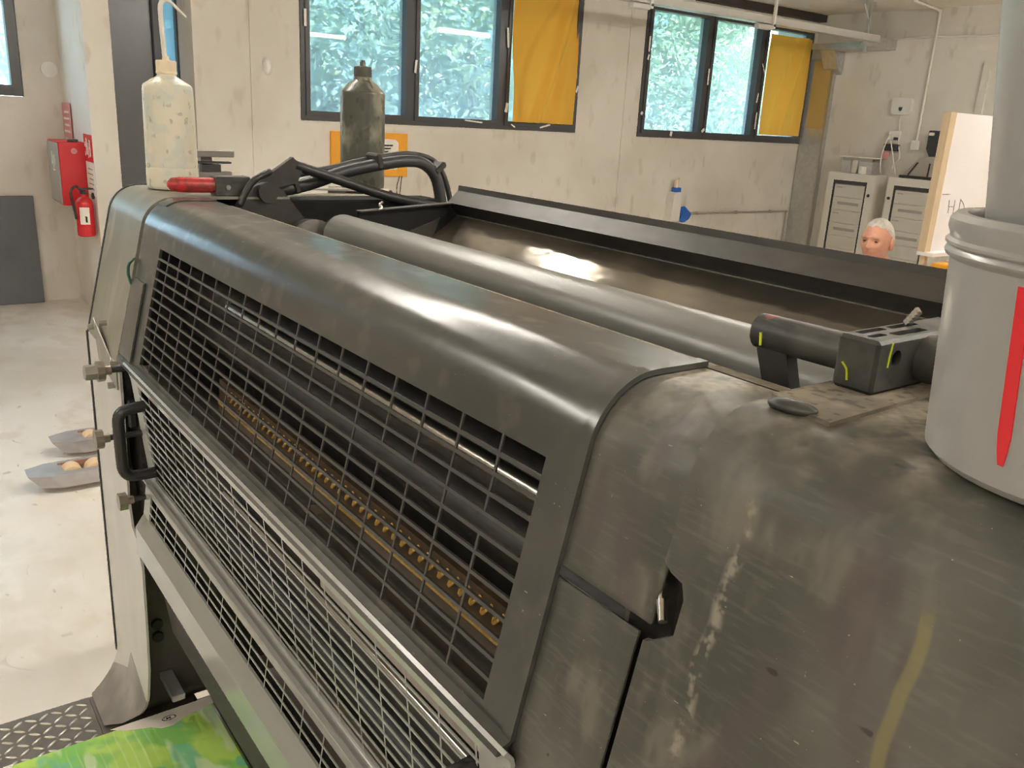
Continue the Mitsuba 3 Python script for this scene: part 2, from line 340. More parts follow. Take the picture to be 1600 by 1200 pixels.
def lathe(prof, c, n=48):
    """prof: (r, z) outline from the axis back to the axis, closed; about the vertical through c."""
    prof = np.asarray(prof, float); k = len(prof)
    t = np.arange(n) * 2 * np.pi / n
    V = np.stack([c[0] + prof[:, None, 0] * np.cos(t), c[1] + prof[:, None, 0] * np.sin(t), np.broadcast_to(c[2] + prof[:, None, 1], (k, n))], -1).reshape(-1, 3)
    F = []
    for i in range(k - 1):
        for a in range(n):
            b = (a + 1) % n
            F += [(i * n + a, i * n + b, (i + 1) * n + b), (i * n + a, (i + 1) * n + b, (i + 1) * n + a)]
    m = trimesh.Trimesh(V, F, process=True)
    m.update_faces(m.nondegenerate_faces()); m.remove_unreferenced_vertices()
    return m

def fillet(P, R, n=8):
    P = [np.array(p, float) for p in P]; out = [P[0]]
    for i in range(1, len(P) - 1):
        r = R[i] if i < len(R) else 0
        if r <= 0: out.append(P[i]); continue
        a, b = P[i - 1] - P[i], P[i + 1] - P[i]
        a /= np.linalg.norm(a); b /= np.linalg.norm(b)
        ang = math.acos(np.clip(a @ b, -1, 1)); t = r / math.tan(ang / 2)
        c = P[i] + (a + b) / np.linalg.norm(a + b) * r / math.sin(ang / 2)
        s, e = P[i] + a * t - c, P[i] + b * t - c
        a0 = math.atan2(s[1], s[0]); a1 = math.atan2(e[1], e[0])
        d = (a1 - a0 + math.pi) % (2 * math.pi) - math.pi
        out += [c + r * np.array([math.cos(a0 + d * q), math.sin(a0 + d * q)]) for q in np.linspace(0, 1, n + 1)]
    out.append(P[-1])
    return np.array(out)

def prism_y(poly, y0, y1):
    """A shapely polygon in (x, z), extruded from y0 to y1."""
    ms = []
    for g in getattr(poly, 'geoms', [poly]):
        m = trimesh.creation.extrude_polygon(g, abs(y1 - y0), engine='earcut')
        v = m.vertices
        m = trimesh.Trimesh(np.c_[v[:, 0], min(y0, y1) + v[:, 2], v[:, 1]], m.faces[:, ::-1], process=False)
        ms.append(m)
    return cat(*ms)

def prism_x(poly, x0, x1):
    """A shapely polygon in (y, z), extruded from x0 to x1."""
    ms = []
    for g in getattr(poly, 'geoms', [poly]):
        m = trimesh.creation.extrude_polygon(g, abs(x1 - x0), engine='earcut')
        v = m.vertices
        ms.append(trimesh.Trimesh(np.c_[min(x0, x1) + v[:, 2], v[:, 0], v[:, 1]], m.faces, process=False))
    return cat(*ms)

def prism_z(poly, z0, z1):
    ms = []
    for g in getattr(poly, 'geoms', [poly]):
        m = trimesh.creation.extrude_polygon(g, abs(z1 - z0), engine='earcut')
        m.apply_translation((0, 0, min(z0, z1))); ms.append(m)
    return cat(*ms)

def inset(P, d):
    """Polyline moved by d to its right-hand side (inwards for the hood profiles below)."""
    P = np.asarray(P, float)
    t = np.gradient(P, axis=0); t /= np.linalg.norm(t, axis=1, keepdims=True)
    return P + d * np.c_[t[:, 1], -t[:, 0]]

def shell_poly(P, th):
    return Polygon(np.vstack([P, inset(P, th)[::-1]])).buffer(0)

def man(mesh):
    mesh = mesh.copy(); mesh.merge_vertices()
    return m3.Manifold(m3.Mesh(np.asarray(mesh.vertices, np.float32), np.asarray(mesh.faces, np.uint32)))

def unman(m):
    q = m.to_mesh()
    return trimesh.Trimesh(np.asarray(q.vert_properties[:, :3], float), np.asarray(q.tri_verts), process=False)

def sheet(P, ys, th, fn=None):
    """A curved plate: the profile P in (x, z) along the stations ys, th thick, pushed outwards by fn(s, y)."""
    P = np.asarray(P, float); ys = np.asarray(ys, float)
    s = np.r_[0, np.cumsum(np.linalg.norm(np.diff(P, axis=0), axis=1))]
    t = np.gradient(P, axis=0); t /= np.linalg.norm(t, axis=1, keepdims=True)
    nrm = np.c_[-t[:, 1], t[:, 0]]
    S, Y = np.meshgrid(s, ys, indexing='ij')
    D = fn(S, Y) if fn else np.zeros_like(S)
    out = P[:, None] + nrm[:, None] * D[..., None]
    inn = P[:, None] - nrm[:, None] * (th - D[..., None])
    n, k = S.shape
    A = np.concatenate([out, np.broadcast_to(Y[..., None], S.shape + (1,))], -1)[..., [0, 2, 1]].reshape(-1, 3)
    B = np.concatenate([inn, np.broadcast_to(Y[..., None], S.shape + (1,))], -1)[..., [0, 2, 1]].reshape(-1, 3)
    F = []
    I = np.arange(n * k).reshape(n, k); o = n * k
    for i in range(n - 1):
        for j in range(k - 1):
            a, b, c, d = I[i, j], I[i + 1, j], I[i + 1, j + 1], I[i, j + 1]
            F += [(a, b, c), (a, c, d), (o + a, o + c, o + b), (o + a, o + d, o + c)]
    edge = [I[i, 0] for i in range(n)] + [I[n - 1, j] for j in range(1, k)] + [I[i, k - 1] for i in range(n - 2, -1, -1)] + [I[0, j] for j in range(k - 2, 0, -1)]
    for q in range(len(edge)):
        a, b = edge[q], edge[(q + 1) % len(edge)]
        F += [(b, a, o + a), (b, o + a, o + b)]
    m = trimesh.Trimesh(np.vstack([A, B]), F, process=False)
    m.fix_normals()
    return m

def arc_pts(P, n):
    P = np.asarray(P, float)
    s = np.r_[0, np.cumsum(np.linalg.norm(np.diff(P, axis=0), axis=1))]
    q = np.linspace(0, s[-1], n)
    return np.c_[np.interp(q, s, P[:, 0]), np.interp(q, s, P[:, 1])]

# ================================================================== THE SETTING
WY, DY, XR, CZ = 6.49, 7.41, 8.94, 2.83
X0, Y0 = -4.0, -4.2
struct('floor', bx(X0 - 0.3, XR + 0.3, Y0 - 0.3, DY + 0.3, -0.2, 0), M_FLOOR)
struct('ceiling', bx(X0 - 0.3, XR + 0.3, Y0 - 0.3, DY + 0.3, CZ, CZ + 0.2), M_CEIL)
back = Polygon([(1.27, 0), (XR + 0.3, 0), (XR + 0.3, CZ), (1.27, CZ)])
back = back.difference(sbox(1.436, -0.1, 1.964, 2.42)).difference(sbox(2.745, 1.445, 5.46, 2.70)).difference(sbox(6.26, 1.437, 8.87, 2.68))
back_m = prism_y(back, WY, WY + 0.5)
struct('wall_back', cat(back_m, bx(1.27, 1.436, WY + 0.5, DY + 0.25, 0, CZ)), M_WALL)
left = Polygon([(X0, 0), (1.27, 0), (1.27, CZ), (X0, CZ)]).difference(sbox(-1.7, 1.5, 1.02, 2.62))
struct('wall_left', prism_y(left, DY, DY + 0.25), M_WALL)
struct('wall_right', bx(XR, XR + 0.3, Y0, WY, 0, CZ), M_WALL)
struct('wall_front', bx(X0 - 0.3, XR + 0.3, Y0 - 0.3, Y0, 0, CZ), M_WALL)
struct('wall_side', bx(X0 - 0.3, X0, Y0, DY + 0.25, 0, CZ), M_WALL)
# vertical joint strips between the precast wall panels, a dark strip with the gap shadow painted in under the ceiling
struct('trim_1', bx(6.055, 6.085, WY - 0.012, WY - 0.0005, 0, 2.68), M_WALL)
struct('trim_2', bx(2.365, 2.395, WY - 0.012, WY - 0.0005, 0, CZ), M_WALL)
struct('shade_strip_3', bx(6.9, 8.93, WY - 0.10, WY - 0.0005, 2.755, 2.825), M_GAPSHADE)

def window(key, x0, x1, z0, z1, y, mull, t=0.068, film=None, depth=0.09):
    labels[key] = {'kind': 'structure'}
    f = sbox(x0, z0, x1, z1)
    edges = [x0] + list(mull) + [x1]
    for i in range(len(edges) - 1):
        a = edges[i] + (t if i == 0 else 0.062); b = edges[i + 1] - (t if i == len(edges) - 2 else 0.062)
        f = f.difference(sbox(a, z0 + 0.072, b, z1 - 0.07))
    put(key + '__frame', prism_y(f, y - 0.012, y + depth), M_FRAME, False)
    for i in range(len(edges) - 1):
        a = edges[i] + 0.03; b = edges[i + 1] - 0.03
        put(key + '__pane', trimesh.Trimesh([(a, y + 0.05, z0 + 0.03), (b, y + 0.05, z0 + 0.03), (b, y + 0.05, z1 - 0.03), (a, y + 0.05, z1 - 0.03)], [(0, 1, 2), (0, 2, 3)], process=False), 'm_pane', False)
    # casement beads standing a little proud around each light, and a few flecks of torn tape left on the frame
    for i in range(len(edges) - 1):
        a = edges[i] + (t if i == 0 else 0.062) - 0.012; b = edges[i + 1] - (t if i == len(edges) - 2 else 0.062) + 0.012
        q = sbox(a - 0.022, z0 + 0.038, b + 0.022, z1 - 0.036).difference(sbox(a + 0.012, z0 + 0.072, b - 0.012, z1 - 0.07))
        put(key + '__casement', prism_y(q, y - 0.026, y - 0.011), M_FRAME, False)
window('window_1', 2.747, 5.455, 1.445, 2.70, WY, [3.693, 4.60])
window('window_2', 6.262, 8.868, 1.437, 2.68, WY, [7.17, 8.01])
window('window_3', -1.7, 1.015, 1.505, 2.62, DY, [-0.8, 0.05])
def flecks(base, spots, y):
    for i, (x, z, w, h, a) in enumerate(spots):
        q = bx(-w / 2, w / 2, -0.0015, 0, -h / 2, h / 2)
        q.apply_transform(trimesh.transformations.rotation_matrix(a, (0, 1, 0))); q.apply_translation((x, y, z))
        put(base + '__tape_remnant', q, M_WHITE, False)
flecks('window_1', [(3.72, 1.9, 0.02, 0.10, 0.1), (4.62, 2.2, 0.02, 0.16, -0.1), (4.64, 1.63, 0.03, 0.08, 0.2), (4.3, 1.50, 0.18, 0.012, 0.08), (5.08, 1.49, 0.12, 0.014, -0.25), (5.43, 1.83, 0.02, 0.06, 0.3), (5.41, 1.95, 0.014, 0.05, 0), (2.78, 2.17, 0.02, 0.12, 0), (4.72, 1.48, 0.05, 0.012, 0.5)], WY - 0.0265)
flecks('window_2', [(6.30, 2.3, 0.02, 0.14, 0), (6.30, 2.18, 0.02, 0.05, 0.2), (6.28, 1.66, 0.03, 0.03, 0.6), (7.18, 2.06, 0.022, 0.16, 0), (7.19, 1.53, 0.05, 0.03, -0.7), (6.72, 1.48, 0.03, 0.05, 0.2), (8.02, 1.66, 0.02, 0.18, 0), (8.0, 1.9, 0.02, 0.10, 0.1), (8.04, 2.2, 0.012, 0.12, -0.5)], WY - 0.0265)

# steel door in its deep reveal, with a narrow glazed light beside the leaf
labels['door_1'] = {'kind': 'structure'}
yd = WY + 0.36
put('door_1__frame', prism_y(sbox(1.436, 0, 1.964, 2.42).difference(sbox(1.50, 0, 1.79, 2.36)).difference(sbox(1.845, 0.06, 1.95, 2.36)), yd - 0.03, yd + 0.06), M_FRAME, False)
put('door_1__leaf', bx(1.502, 1.788, yd, yd + 0.045, 0.01, 2.355, 0.004), M_DOOR, False)
put('door_1__pane', bx(1.84, 1.955, yd + 0.02, yd + 0.022, 0.05, 2.37), 'm_pane', False)
put('door_1__edge_strip', bx(1.79, 1.842, yd - 0.045, yd - 0.0305, 0, 2.36, 0.003), M_SLATE, False)

# ------------------------------------------------------------------ outside: ground, bank and trees
struct('ground', bx(-14, 30, WY + 1.0, 40, -0.35, -0.25), M_GROUND)
def tree(x, y, z0, h, w, n, mats, label, seed):
    r = np.random.default_rng(seed)
    k = thing('leafy_tree', label, 'tree', 'trees outside the windows')
    blobs = [(x + r.normal(0, w * 0.3), y + r.normal(0, w * 0.22), z0 + h * (0.15 + 0.8 * q), w * (0.36 + 0.2 * r.random()) * (1.05 - 0.5 * q)) for q in np.linspace(0, 1, 13) for _ in (0, 1)]
    for mi_, part in zip(mats, ('foliage', 'foliage')):
        V, F = [], []
        m = n // len(mats)
        for _ in range(m):
            bxx, byy, bzz, br = blobs[r.integers(len(blobs))]
            d = r.normal(size=3); d /= np.linalg.norm(d)
            c = np.array([bxx, byy, bzz]) + d * br * (0.55 + 0.5 * r.random()) * np.array([1, 0.8, 0.75])
            nrm = d * 0.7 + r.normal(size=3) * 0.7 + np.array([0, 0, 0.5]); u, v, _2 = frame_of(nrm)
            a = r.random() * 6.3; u, v = u * math.cos(a) + v * math.sin(a), v * math.cos(a) - u * math.sin(a)
            L = 0.046 * (0.7 + 0.8 * r.random()); W = L * 0.5
            o = len(V); V += [c - u * L, c + v * W, c + u * L, c - v * W]; F += [(o, o + 1, o + 2), (o, o + 2, o + 3)]
        put(k + '__' + part, trimesh.Trimesh(np.array(V), F, process=False), mi_, False, kind='stuff')
    P = [(x, y, -0.3), (x + 0.1, y, z0 + h * 0.3), (x - 0.05, y + 0.1, z0 + h * 0.75)]
    put(k + '__trunk', tube(P, np.linspace(0.16, 0.05, 13)[:len(smooth_path(P))], 8), M_BARK, True)
LA, LB, LC, LD = LEAVES
TREES = [
    (2.2, 9.4, 0.3, 3.4, 1.9, (LC, LA), 'dense green tree outside behind the half open door and left window light'),
    (4.6, 10.4, 0.0, 4.6, 2.3, (LA, LC), 'tall leafy tree filling the left light of the first window'),
    (6.6, 10.0, 0.0, 3.6, 2.2, (LB, LC), 'bushy tree in the middle light of the first window'),
    (9.3, 11.0, 0.0, 4.0, 2.2, (LC, LA), 'tree outside beyond the yellow film of the first window'),
    (11.2, 10.6, 0.0, 4.0, 2.0, (LA, LB), 'tree filling the left light of the second window'),
    (14.2, 11.2, 0.0, 3.0, 2.2, (LB, LD), 'light green bush low in the middle light of the second window'),
    (17.0, 11.6, 0.0, 3.4, 2.3, (LB, LA), 'tree outside at the far right end of the windows'),
    (5.0, 14.5, 0.2, 6.5, 3.4, (LC, LB), 'big far tree standing behind the nearer trees at the left'),
    (11.5, 15.5, 0.2, 5.6, 3.2, (LC, LA), 'big far tree between the two windows'),
    (-0.5, 12.5, 0.0, 5.0, 3.0, (LA, LC), 'tree outside the far left window behind the dark board'),
]
for i, (x, y, z0, h, w, mats, lab) in enumerate(TREES):
    tree(x, y, z0, h, w, 22000, mats, lab, 100 + i)

# ------------------------------------------------------------------ lamps (rows of fluorescent tubes under the ceiling)
def lamp(x0, x1, y, z, label):
    k = thing('fluorescent_lamp', label, 'lamp', 'fluorescent lamps in rows under the ceiling')
    put(k + '__housing', bx(x0 - 0.04, x1 + 0.04, y - 0.075, y + 0.075, z + 0.035, z + 0.09, 0.006), M_WHITE, False)
    for xx in (x0 + 0.15, x1 - 0.15):
        put(k + '__hanger', cyl((xx, y, z + 0.09), (xx, y, CZ), 0.004, n=8), M_GALV)
    tk = name_free(k + '__diffuser')
    scene[tk] = mikit.ply(bx(x0, x1, y - 0.045, y + 0.045, z - 0.022, z + 0.034, 0.018), 'm_tube', smooth=False)
    scene[tk]['emitter'] = {'type': 'area', 'radiance': {'type': 'rgb', 'value': list(TUBE_RGB)}}
LZ = 2.60
for x0, w in ((-2.4, 'leftmost'), (0.15, 'second'), (2.6, 'third'), (6.4, 'rightmost')):
    lamp(x0, x0 + 1.5, 2.52, LZ, w + ' white fluorescent lamp of the ceiling row beyond the press')
for x0, w in ((-2.6, 'leftmost'), (0.9, 'middle'), (4.95, 'rightmost')):
    lamp(x0, x0 + 1.5, -0.35, LZ, w + ' white fluorescent lamp of the ceiling row above the near press end')
for x0, w in ((-2.0, 'left'), (2.6, 'right')):
    lamp(x0, x0 + 1.5, -3.0, LZ, w + ' white fluorescent lamp of the ceiling row at the front wall')

# ================================================================== THE PRESS
PRESS = thing('printing_press', 'large dark grey printing press with grilled guards and a long roller tray', 'printing press')
P = PRESS + '__'
FX = lambda z: 0.3037 + 0.2365 * (z - 1.1585)            # the sloping front face
def hood_profile(off=0.0, zt=1.397, xb=0.453, zb=1.145, lip=True):
    pts = [(xb, zt - 0.001), (FX(zt) , zt), (FX(zb + 0.006), zb + 0.006)]
    if lip: pts += [(FX(zb + 0.004) - 0.008, zb + 0.002), (FX(zb) - 0.008, zb - 0.006)]
    q = fillet(pts[::-1], [0] * (len(pts) - 2) + [0.054, 0], 12)
    if off: q = inset(q, off)
    return q      # runs from the bottom of the face up and over to the back edge

# --- upper guard (the long hood with the wide grille)
HY0, HY1, GY0, GY1 = 0.382, 1.455, 0.4155, 1.35
GZ1, GZ0 = 1.334, 1.1585
hp = hood_profile()
hood = man(prism_y(shell_poly(hp, 0.004), HY0, HY1))
cut = Polygon([(FX(GZ0) - 0.03, GZ0), (FX(GZ0) + 0.03, GZ0), (FX(GZ1) + 0.03, GZ1), (FX(GZ1) - 0.03, GZ1)])
hood = hood - man(prism_y(cut, GY0, GY1))
UG = put(P + 'upper_guard', unman(hood), M_HOOD, 25, label='long dark hood with the wide grille')
def grille(parent, pa, pb, rows, y0, y1, verts, skip=None, wbar=0.0030, th=0.003, mat=M_BAR, vb=0.0024, crossing=None):
    pa, pb = np.array(pa), np.array(pb); L = np.linalg.norm(pb - pa); d = (pb - pa) / L; nn = np.array([-d[1], d[0]])
    if nn[0] > 0: nn = -nn
    def bar(s0, s1, ya, yb, o0, o1):
        c = [pa + d * s0 + nn * o0, pa + d * s1 + nn * o0, pa + d * s1 + nn * o1, pa + d * s0 + nn * o1]
        return prism_y(Polygon(c), ya, yb)
    pitch = L / rows
    for k in range(1, rows):
        put(parent + '__slat', bar(k * pitch - wbar / 2, k * pitch + wbar / 2, y0, y1, -th, 0), mat, False)
    for i, y in enumerate(verts):
        if skip is None:
            put(parent + '__upright', bar(0, L, y - vb / 2, y + vb / 2, -th + 0.0008, -0.0006), mat, False)
        else:
            if i % 3 == 1:
                put(parent + '__upright', bar(0, L, y - vb / 2, y + vb / 2, -th + 0.0008, -0.0006), mat, False)
            else:
                put(parent + '__upright', bar(0, skip * pitch, y - vb / 2, y + vb / 2, -th + 0.0008, -0.0006), mat, False)
                put(parent + '__upright', bar((skip + 1) * pitch, L, y - vb / 2, y + vb / 2, -th + 0.0008, -0.0006), mat, False)
VERT = [0.4655 + 0.05235 * k for k in range(17)]
grille(UG, (FX(GZ1), GZ1), (FX(GZ0), GZ0), 12, GY0, GY1, VERT, skip=4)
# folded edge at the near end of the hood, joint strip and small flap at its far end
put(P + 'hood_edge', sheet(inset(hp[1:], -0.0016), [HY0 - 0.004, HY0 + 0.006], 0.004), M_HOOD, 25)
jp = hood_profile(-0.0018, lip=False)
put(P + 'joint_strip', sheet(arc_pts(jp[8:], 40), np.linspace(1.412, 1.4545, 3), 0.0015), M_HOOD, 25)
def face_plate(z0, z1, y0, y1, off, th=0.003):
    return prism_y(Polygon([(FX(z0) - off, z0), (FX(z0) - off + th, z0), (FX(z1) - off + th, z1), (FX(z1) - off, z1)]), y0, y1)
put(P + 'flap', face_plate(1.152, 1.275, 1.3895, 1.4585, 0.004), M_HOOD, False)
put(P + 'tape', tube([(FX(1.30) - 0.004, 1.462, 1.302), (FX(1.29) - 0.009, 1.468, 1.292), (FX(1.275) - 0.008, 1.466, 1.277), (FX(1.262) - 0.003, 1.459, 1.262)], 0.0045, 8, ry=0.4), M_GREENT, label='strip of green tape')

# --- far end cover and its column
ep = hood_profile(0.0, xb=0.60, zb=1.13, lip=False)
ep = np.vstack([[(0.296, 1.13)], ep[1:]])
put(P + 'end_cover', sheet(ep, np.linspace(1.473, 1.690, 9), 0.004), M_END, 25, label='greenish grey end cover')
put(P + 'end_seal', cat(sheet(inset(ep, -0.0014), [1.690, 1.697], 0.006), prism_y(sbox(0.2935, 0.46, 0.300, 1.135), 1.690, 1.697)), M_RUBBER, 25, label='black rubber edge seal')
ce = [(1.13, 1.455), (1.03, 1.461), (0.887, 1.471), (0.840, 1.458), (0.825, 1.425), (0.782, 1.407), (0.666, 1.413), (0.569, 1.422), (0.50, 1.445), (0.44, 1.485), (0.40, 1.53), (0.375, 1.575)]
cp = Polygon([(1.689, 1.134)] + [(y, z) for z, y in ce] + [(1.689, 0.375)])
def flare(q):
    q = q.subdivide_to_size(0.02)
    v = q.vertices.copy(); fl = np.clip((0.475 - v[:, 2]) / 0.10, 0, 1); v[:, 0] -= 0.056 * fl ** 2; q.vertices = v
    return q
bare = Polygon([(1.30, 0.30), (1.30, 0.52), (1.44, 0.475), (1.56, 0.53), (1.60, 0.47), (1.70, 0.43), (1.70, 0.30)])
put(P + 'column', flare(prism_x(cp.difference(bare), 0.296, 0.300)), M_COLUMN, 40, label='pale side column')
put(P + 'column_foot', flare(prism_x(cp.intersection(bare), 0.2955, 0.300)), M_FOOTM, 40, label='bare worn foot flaring out of the column')
put(P + 'bracket', prism_x(Polygon([(1.53, 1.135), (1.465, 1.135), (1.452, 1.0), (1.44, 0.90), (1.45, 0.83), (1.47, 0.83), (1.53, 0.94)]), 0.318, 0.326), M_INK, False, label='tapering black bracket')
put(P + 'latch', bx(0.304, 0.318, 1.452, 1.478, 1.02, 1.07, 0.003), M_BLACK, False)
# adjusting screws with knurled knobs
def knob(y, z, x, r, th, x1, octa=10):
    k = put(P + 'knob', cyl((x, y, z), (x + th, y, z), r, r * 0.97, octa), M_KNOB, False, label='knurled grey knob')
    put(k + '__collar', cyl((x + th, y, z), (x + th + 0.010, y, z), r * 0.45, n=12), M_KNOB)
    put(k + '__stem', cyl((x + th + 0.010, y, z), (x1, y, z), r * 0.30, n=10), M_BLACK)
knob(1.42, 1.135, 0.2555, 0.0165, 0.011, 0.312)
knob(1.40, 1.03, 0.2405, 0.0155, 0.012, 0.312)
knob(1.375, 0.928, 0.262, 0.0145, 0.013, 0.312, 6)
put(P + 'nut', cyl((0.238, 1.42, 1.135), (0.2555, 1.42, 1.135), 0.0125, n=6), M_STEELR, False, label='square nut with a bright face')
put(P + 'screw_plate', prism_x(Polygon([(1.625, 1.175), (1.47, 1.115), (1.47, 1.085), (1.60, 1.105)]), 0.2935, 0.2958), M_END, False)
for (y, z) in ((1.625, 1.158), (1.53, 1.186), (1.50, 1.085), (1.47, 1.13)):
    put(P + 'screw', cyl((0.285, y, z), (0.297, y, z), 0.0055, n=6), M_STEELR, False)

# --- lower guard
A0, A1 = np.array((0.3014, 1.120)), np.array((0.3178, 0.956))
lg = np.array([(0.3055, 0.9575), (0.3185, 0.9535), (0.3178, 0.956), (0.3014, 1.120), (0.2965, 1.139), (0.2925, 1.1465)])
lgo = fillet([(0.304, 0.957), (0.3192, 0.9510), (0.3014, 1.120), (0.2965, 1.141), (0.291, 1.1475)], [0, 0.004, 0, 0.006, 0], 5)
lower = man(prism_y(shell_poly(lgo, 0.0035), 0.372, 1.405))
dd = A1 - A0; nn = np.array([0.03, 0.003])
lower = lower - man(prism_y(Polygon([A0 - nn, A0 + nn, A1 + nn + dd * 0.0, A1 - nn]), 0.4155, 1.362))
LG = put(P + 'lower_guard', unman(lower), M_GUARD, 25, label='light grey guard with the fine grille')
grille(LG, A0, A1, 11, 0.4155, 1.362, [0.4195 + 0.0519 * k for k in range(19)], wbar=0.0027, th=0.0012, mat=M_GUARD, vb=0.0022)
# --- foot guard
B0, B1 = np.array((0.3053, 0.9387)), np.array((0.2992, 0.8981))
fgp = fillet([(0.285, 0.8305), (0.285, 0.8776), (0.2992, 0.8981), (0.3058, 0.9480), (0.318, 0.949)], [0, 0.003, 0.004, 0.003, 0], 4)
foot = man(prism_y(shell_poly(fgp, 0.003), 0.30, 1.378)) - man(prism_y(Polygon([B0 - nn, B0 + nn, B1 + nn, B1 - nn]), 0.38, 1.345))
FG = put(P + 'foot_guard', unman(foot), M_FOOTG, 25, label='narrow glossy guard below')
grille(FG, B0, B1, 3, 0.38, 1.345, [0.43 + 0.0519 * k for k in range(18)], wbar=0.0026, th=0.0012, mat=M_FOOTG, vb=0.0024)
# --- bar handles on the lower guard
for yy, nm in ((1.345, 'black bar handle at the far end'), (0.425, 'black bar handle at the near end')):
    zt, zb = (1.088, 0.984)
    pts = [(0.312, yy, zt + 0.006), (0.285, yy, zt + 0.004), (0.272, yy, zt), (0.2665, yy, zt - 0.010), (0.266, yy, zt - 0.03), (0.2665, yy, zb + 0.03), (0.268, yy, zb + 0.010), (0.275, yy, zb), (0.288, yy, zb - 0.003), (0.318, yy, zb - 0.003)]
    put(P + 'handle', tube(pts, 0.0088, 14), M_BLACK, True, label=nm)

# --- black beam, lower recess
put(P + 'beam', prism_y(Polygon([(0.300, 0.868), (0.333, 0.868), (0.352, 0.700), (0.34, 0.668), (0.330, 0.668), (0.312, 0.80)]), 0.10, 1.372), M_BEAM, False, label='dusty black beam')
put(P + 'frame', bx(0.60, 0.64, -0.2, 1.66, 0.25, 1.22), M_RECESS, False, label='dark frame plate in the recess')
put(P + 'side_plate', prism_y(Polygon([(0.3015, 0.372), (0.66, 0.372), (0.66, 1.12), (0.3015, 1.12)]), 1.585, 1.66), M_RECESS, False)
for (y0, y1, za, xa) in ((1.462, 1.50, 0.50, 0.330), (0.30, 0.335, 0.31, 0.335)):
    put(P + 'side_frame', prism_y(Polygon([(xa + (0.12 if y0 > 1 else 0), za), (0.95, za), (0.95, 1.33), (0.395, 1.33), (0.36, 1.30), (0.345, 1.12), (max(xa, 0.328), 0.84), (xa + (0.12 if y0 > 1 else 0), 0.80)]), y0, y1), M_INK, False)
put(P + 'base', bx(0.42, 0.95, -0.2, 1.66, 0.0, 0.30), M_RECESS, False)
put(P + 'rail', bx(0.350, 0.374, 1.492, 1.584, 0.436, 0.449, 0.001), M_COLUMN, False, label='pale rail in the recess')
for z in (0.561, 0.533):
    put(P + 'bolt', cyl((0.352, 1.585, z), (0.352, 1.576, z), 0.0105, n=16), M_BLACK)

# --- inside of the upper guard: black back plate added to block light, rollers, gripper bar with its brass teeth
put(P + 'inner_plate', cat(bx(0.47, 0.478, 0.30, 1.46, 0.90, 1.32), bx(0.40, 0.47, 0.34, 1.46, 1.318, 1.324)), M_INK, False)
put(P + 'bright_rod', cyl((0.384, 0.34, 1.278), (0.384, 1.16, 1.278), 0.0085), M_RODW, label='bright steel rod')
put(P + 'roller', cyl((0.432, 0.34, 1.255), (0.432, 1.455, 1.255), 0.030), M_INK)
put(P + 'roller', cyl((0.424, 0.34, 1.198), (0.424, 1.455, 1.198), 0.024), M_INK)
GB = put(P + 'gripper_bar', prism_y(Polygon([(0.374, 1.118), (0.384, 1.116), (0.388, 1.166), (0.377, 1.168)]), 0.345, 1.20), M_BROWN, False, label='brown gripper bar with brass teeth')
for i in range(46):
    y = 0.37 + 0.0172 * i
    k = [(0.3755, y, 1.163), (0.3705, y + 0.002, 1.158), (0.3695, y + 0.006, 1.1535), (0.3715, y + 0.010, 1.152), (0.3735, y + 0.011, 1.1555)]
    put(GB + '__tooth', tube(k, 0.0017, 5, curve=False), M_GOLD, False)
put(GB + '__brass_strip', bx(0.370, 0.3742, 0.36, 1.19, 1.1345, 1.1375), M_GOLD, False)
put(P + 'roller', cyl((0.40, 0.34, 1.085), (0.40, 1.455, 1.085), 0.021), M_INK)
put(P + 'guide_disc', cyl((0.352, 0.80, 1.112), (0.352, 0.825, 1.112), 0.017), M_KNOB)
put(P + 'cross_bar', bx(0.322, 0.352, 0.34, 1.455, 1.118, 1.126), M_RECESS, False)
# --- inside of the lower guard
put(P + 'bright_rod', cyl((0.362, 0.34, 1.012), (0.362, 1.15, 1.012), 0.0045), M_STEEL)
put(P + 'bright_rod', cyl((0.350, 0.34, 1.030), (0.350, 0.80, 1.030), 0.004), M_STEEL)
put(P + 'white_strip', bx(0.352, 0.358, 0.36, 0.80, 1.040, 1.050), M_GREYL, False)
put(P + 'roller', cyl((0.385, 0.34, 1.045), (0.385, 1.455, 1.045), 0.014), M_RUBBER)
put(P + 'roller', cyl((0.398, 0.34, 0.975), (0.398, 1.455, 0.975), 0.030), M_INK)
put(P + 'roller', cyl((0.390, 0.34, 0.905), (0.390, 1.455, 0.905), 0.026), M_RUBBER)

# --- near end: extension of the hood (dented), panel below it, big near cover
xp = arc_pts(hood_profile(0.003, lip=False, zb=1.269), 44)
def dent(S, Y):
    a = (Y - 0.345) / 0.03; b = (S - 0.115) / 0.03
    d = -0.0035 * np.exp(-(a ** 2 + b ** 2))
    r = np.abs((S - 0.098) + 0.35 * (Y - 0.345)); d += 0.0014 * np.exp(-(r / 0.006) ** 2) * np.exp(-((Y - 0.335) / 0.05) ** 2)
    r2 = np.abs((S - 0.150) - 0.9 * (Y - 0.335)); d += 0.0012 * np.exp(-(r2 / 0.006) ** 2) * np.exp(-((S - 0.15) / 0.02) ** 2)
    return d
put(P + 'dented_cover', sheet(xp, np.linspace(0.2975, 0.400, 30), 0.003, dent), M_COVER, True, label='dented cover beside the hood')
lp = np.array([(FX(0.92) + 0.003, 0.92), (FX(1.2) + 0.003, 1.2), (FX(1.2662) + 0.003, 1.2662)])
put(P + 'lower_panel', sheet(arc_pts(lp, 12), np.linspace(0.3048, 0.3815, 6), 0.003), M_COVER, True)
nz = 1.402
npf = fillet([(FX(0.88) + 0.0, 0.88), (FX(1.395), nz - 0.001), (0.66, nz)], [0, 0.048, 0], 12)
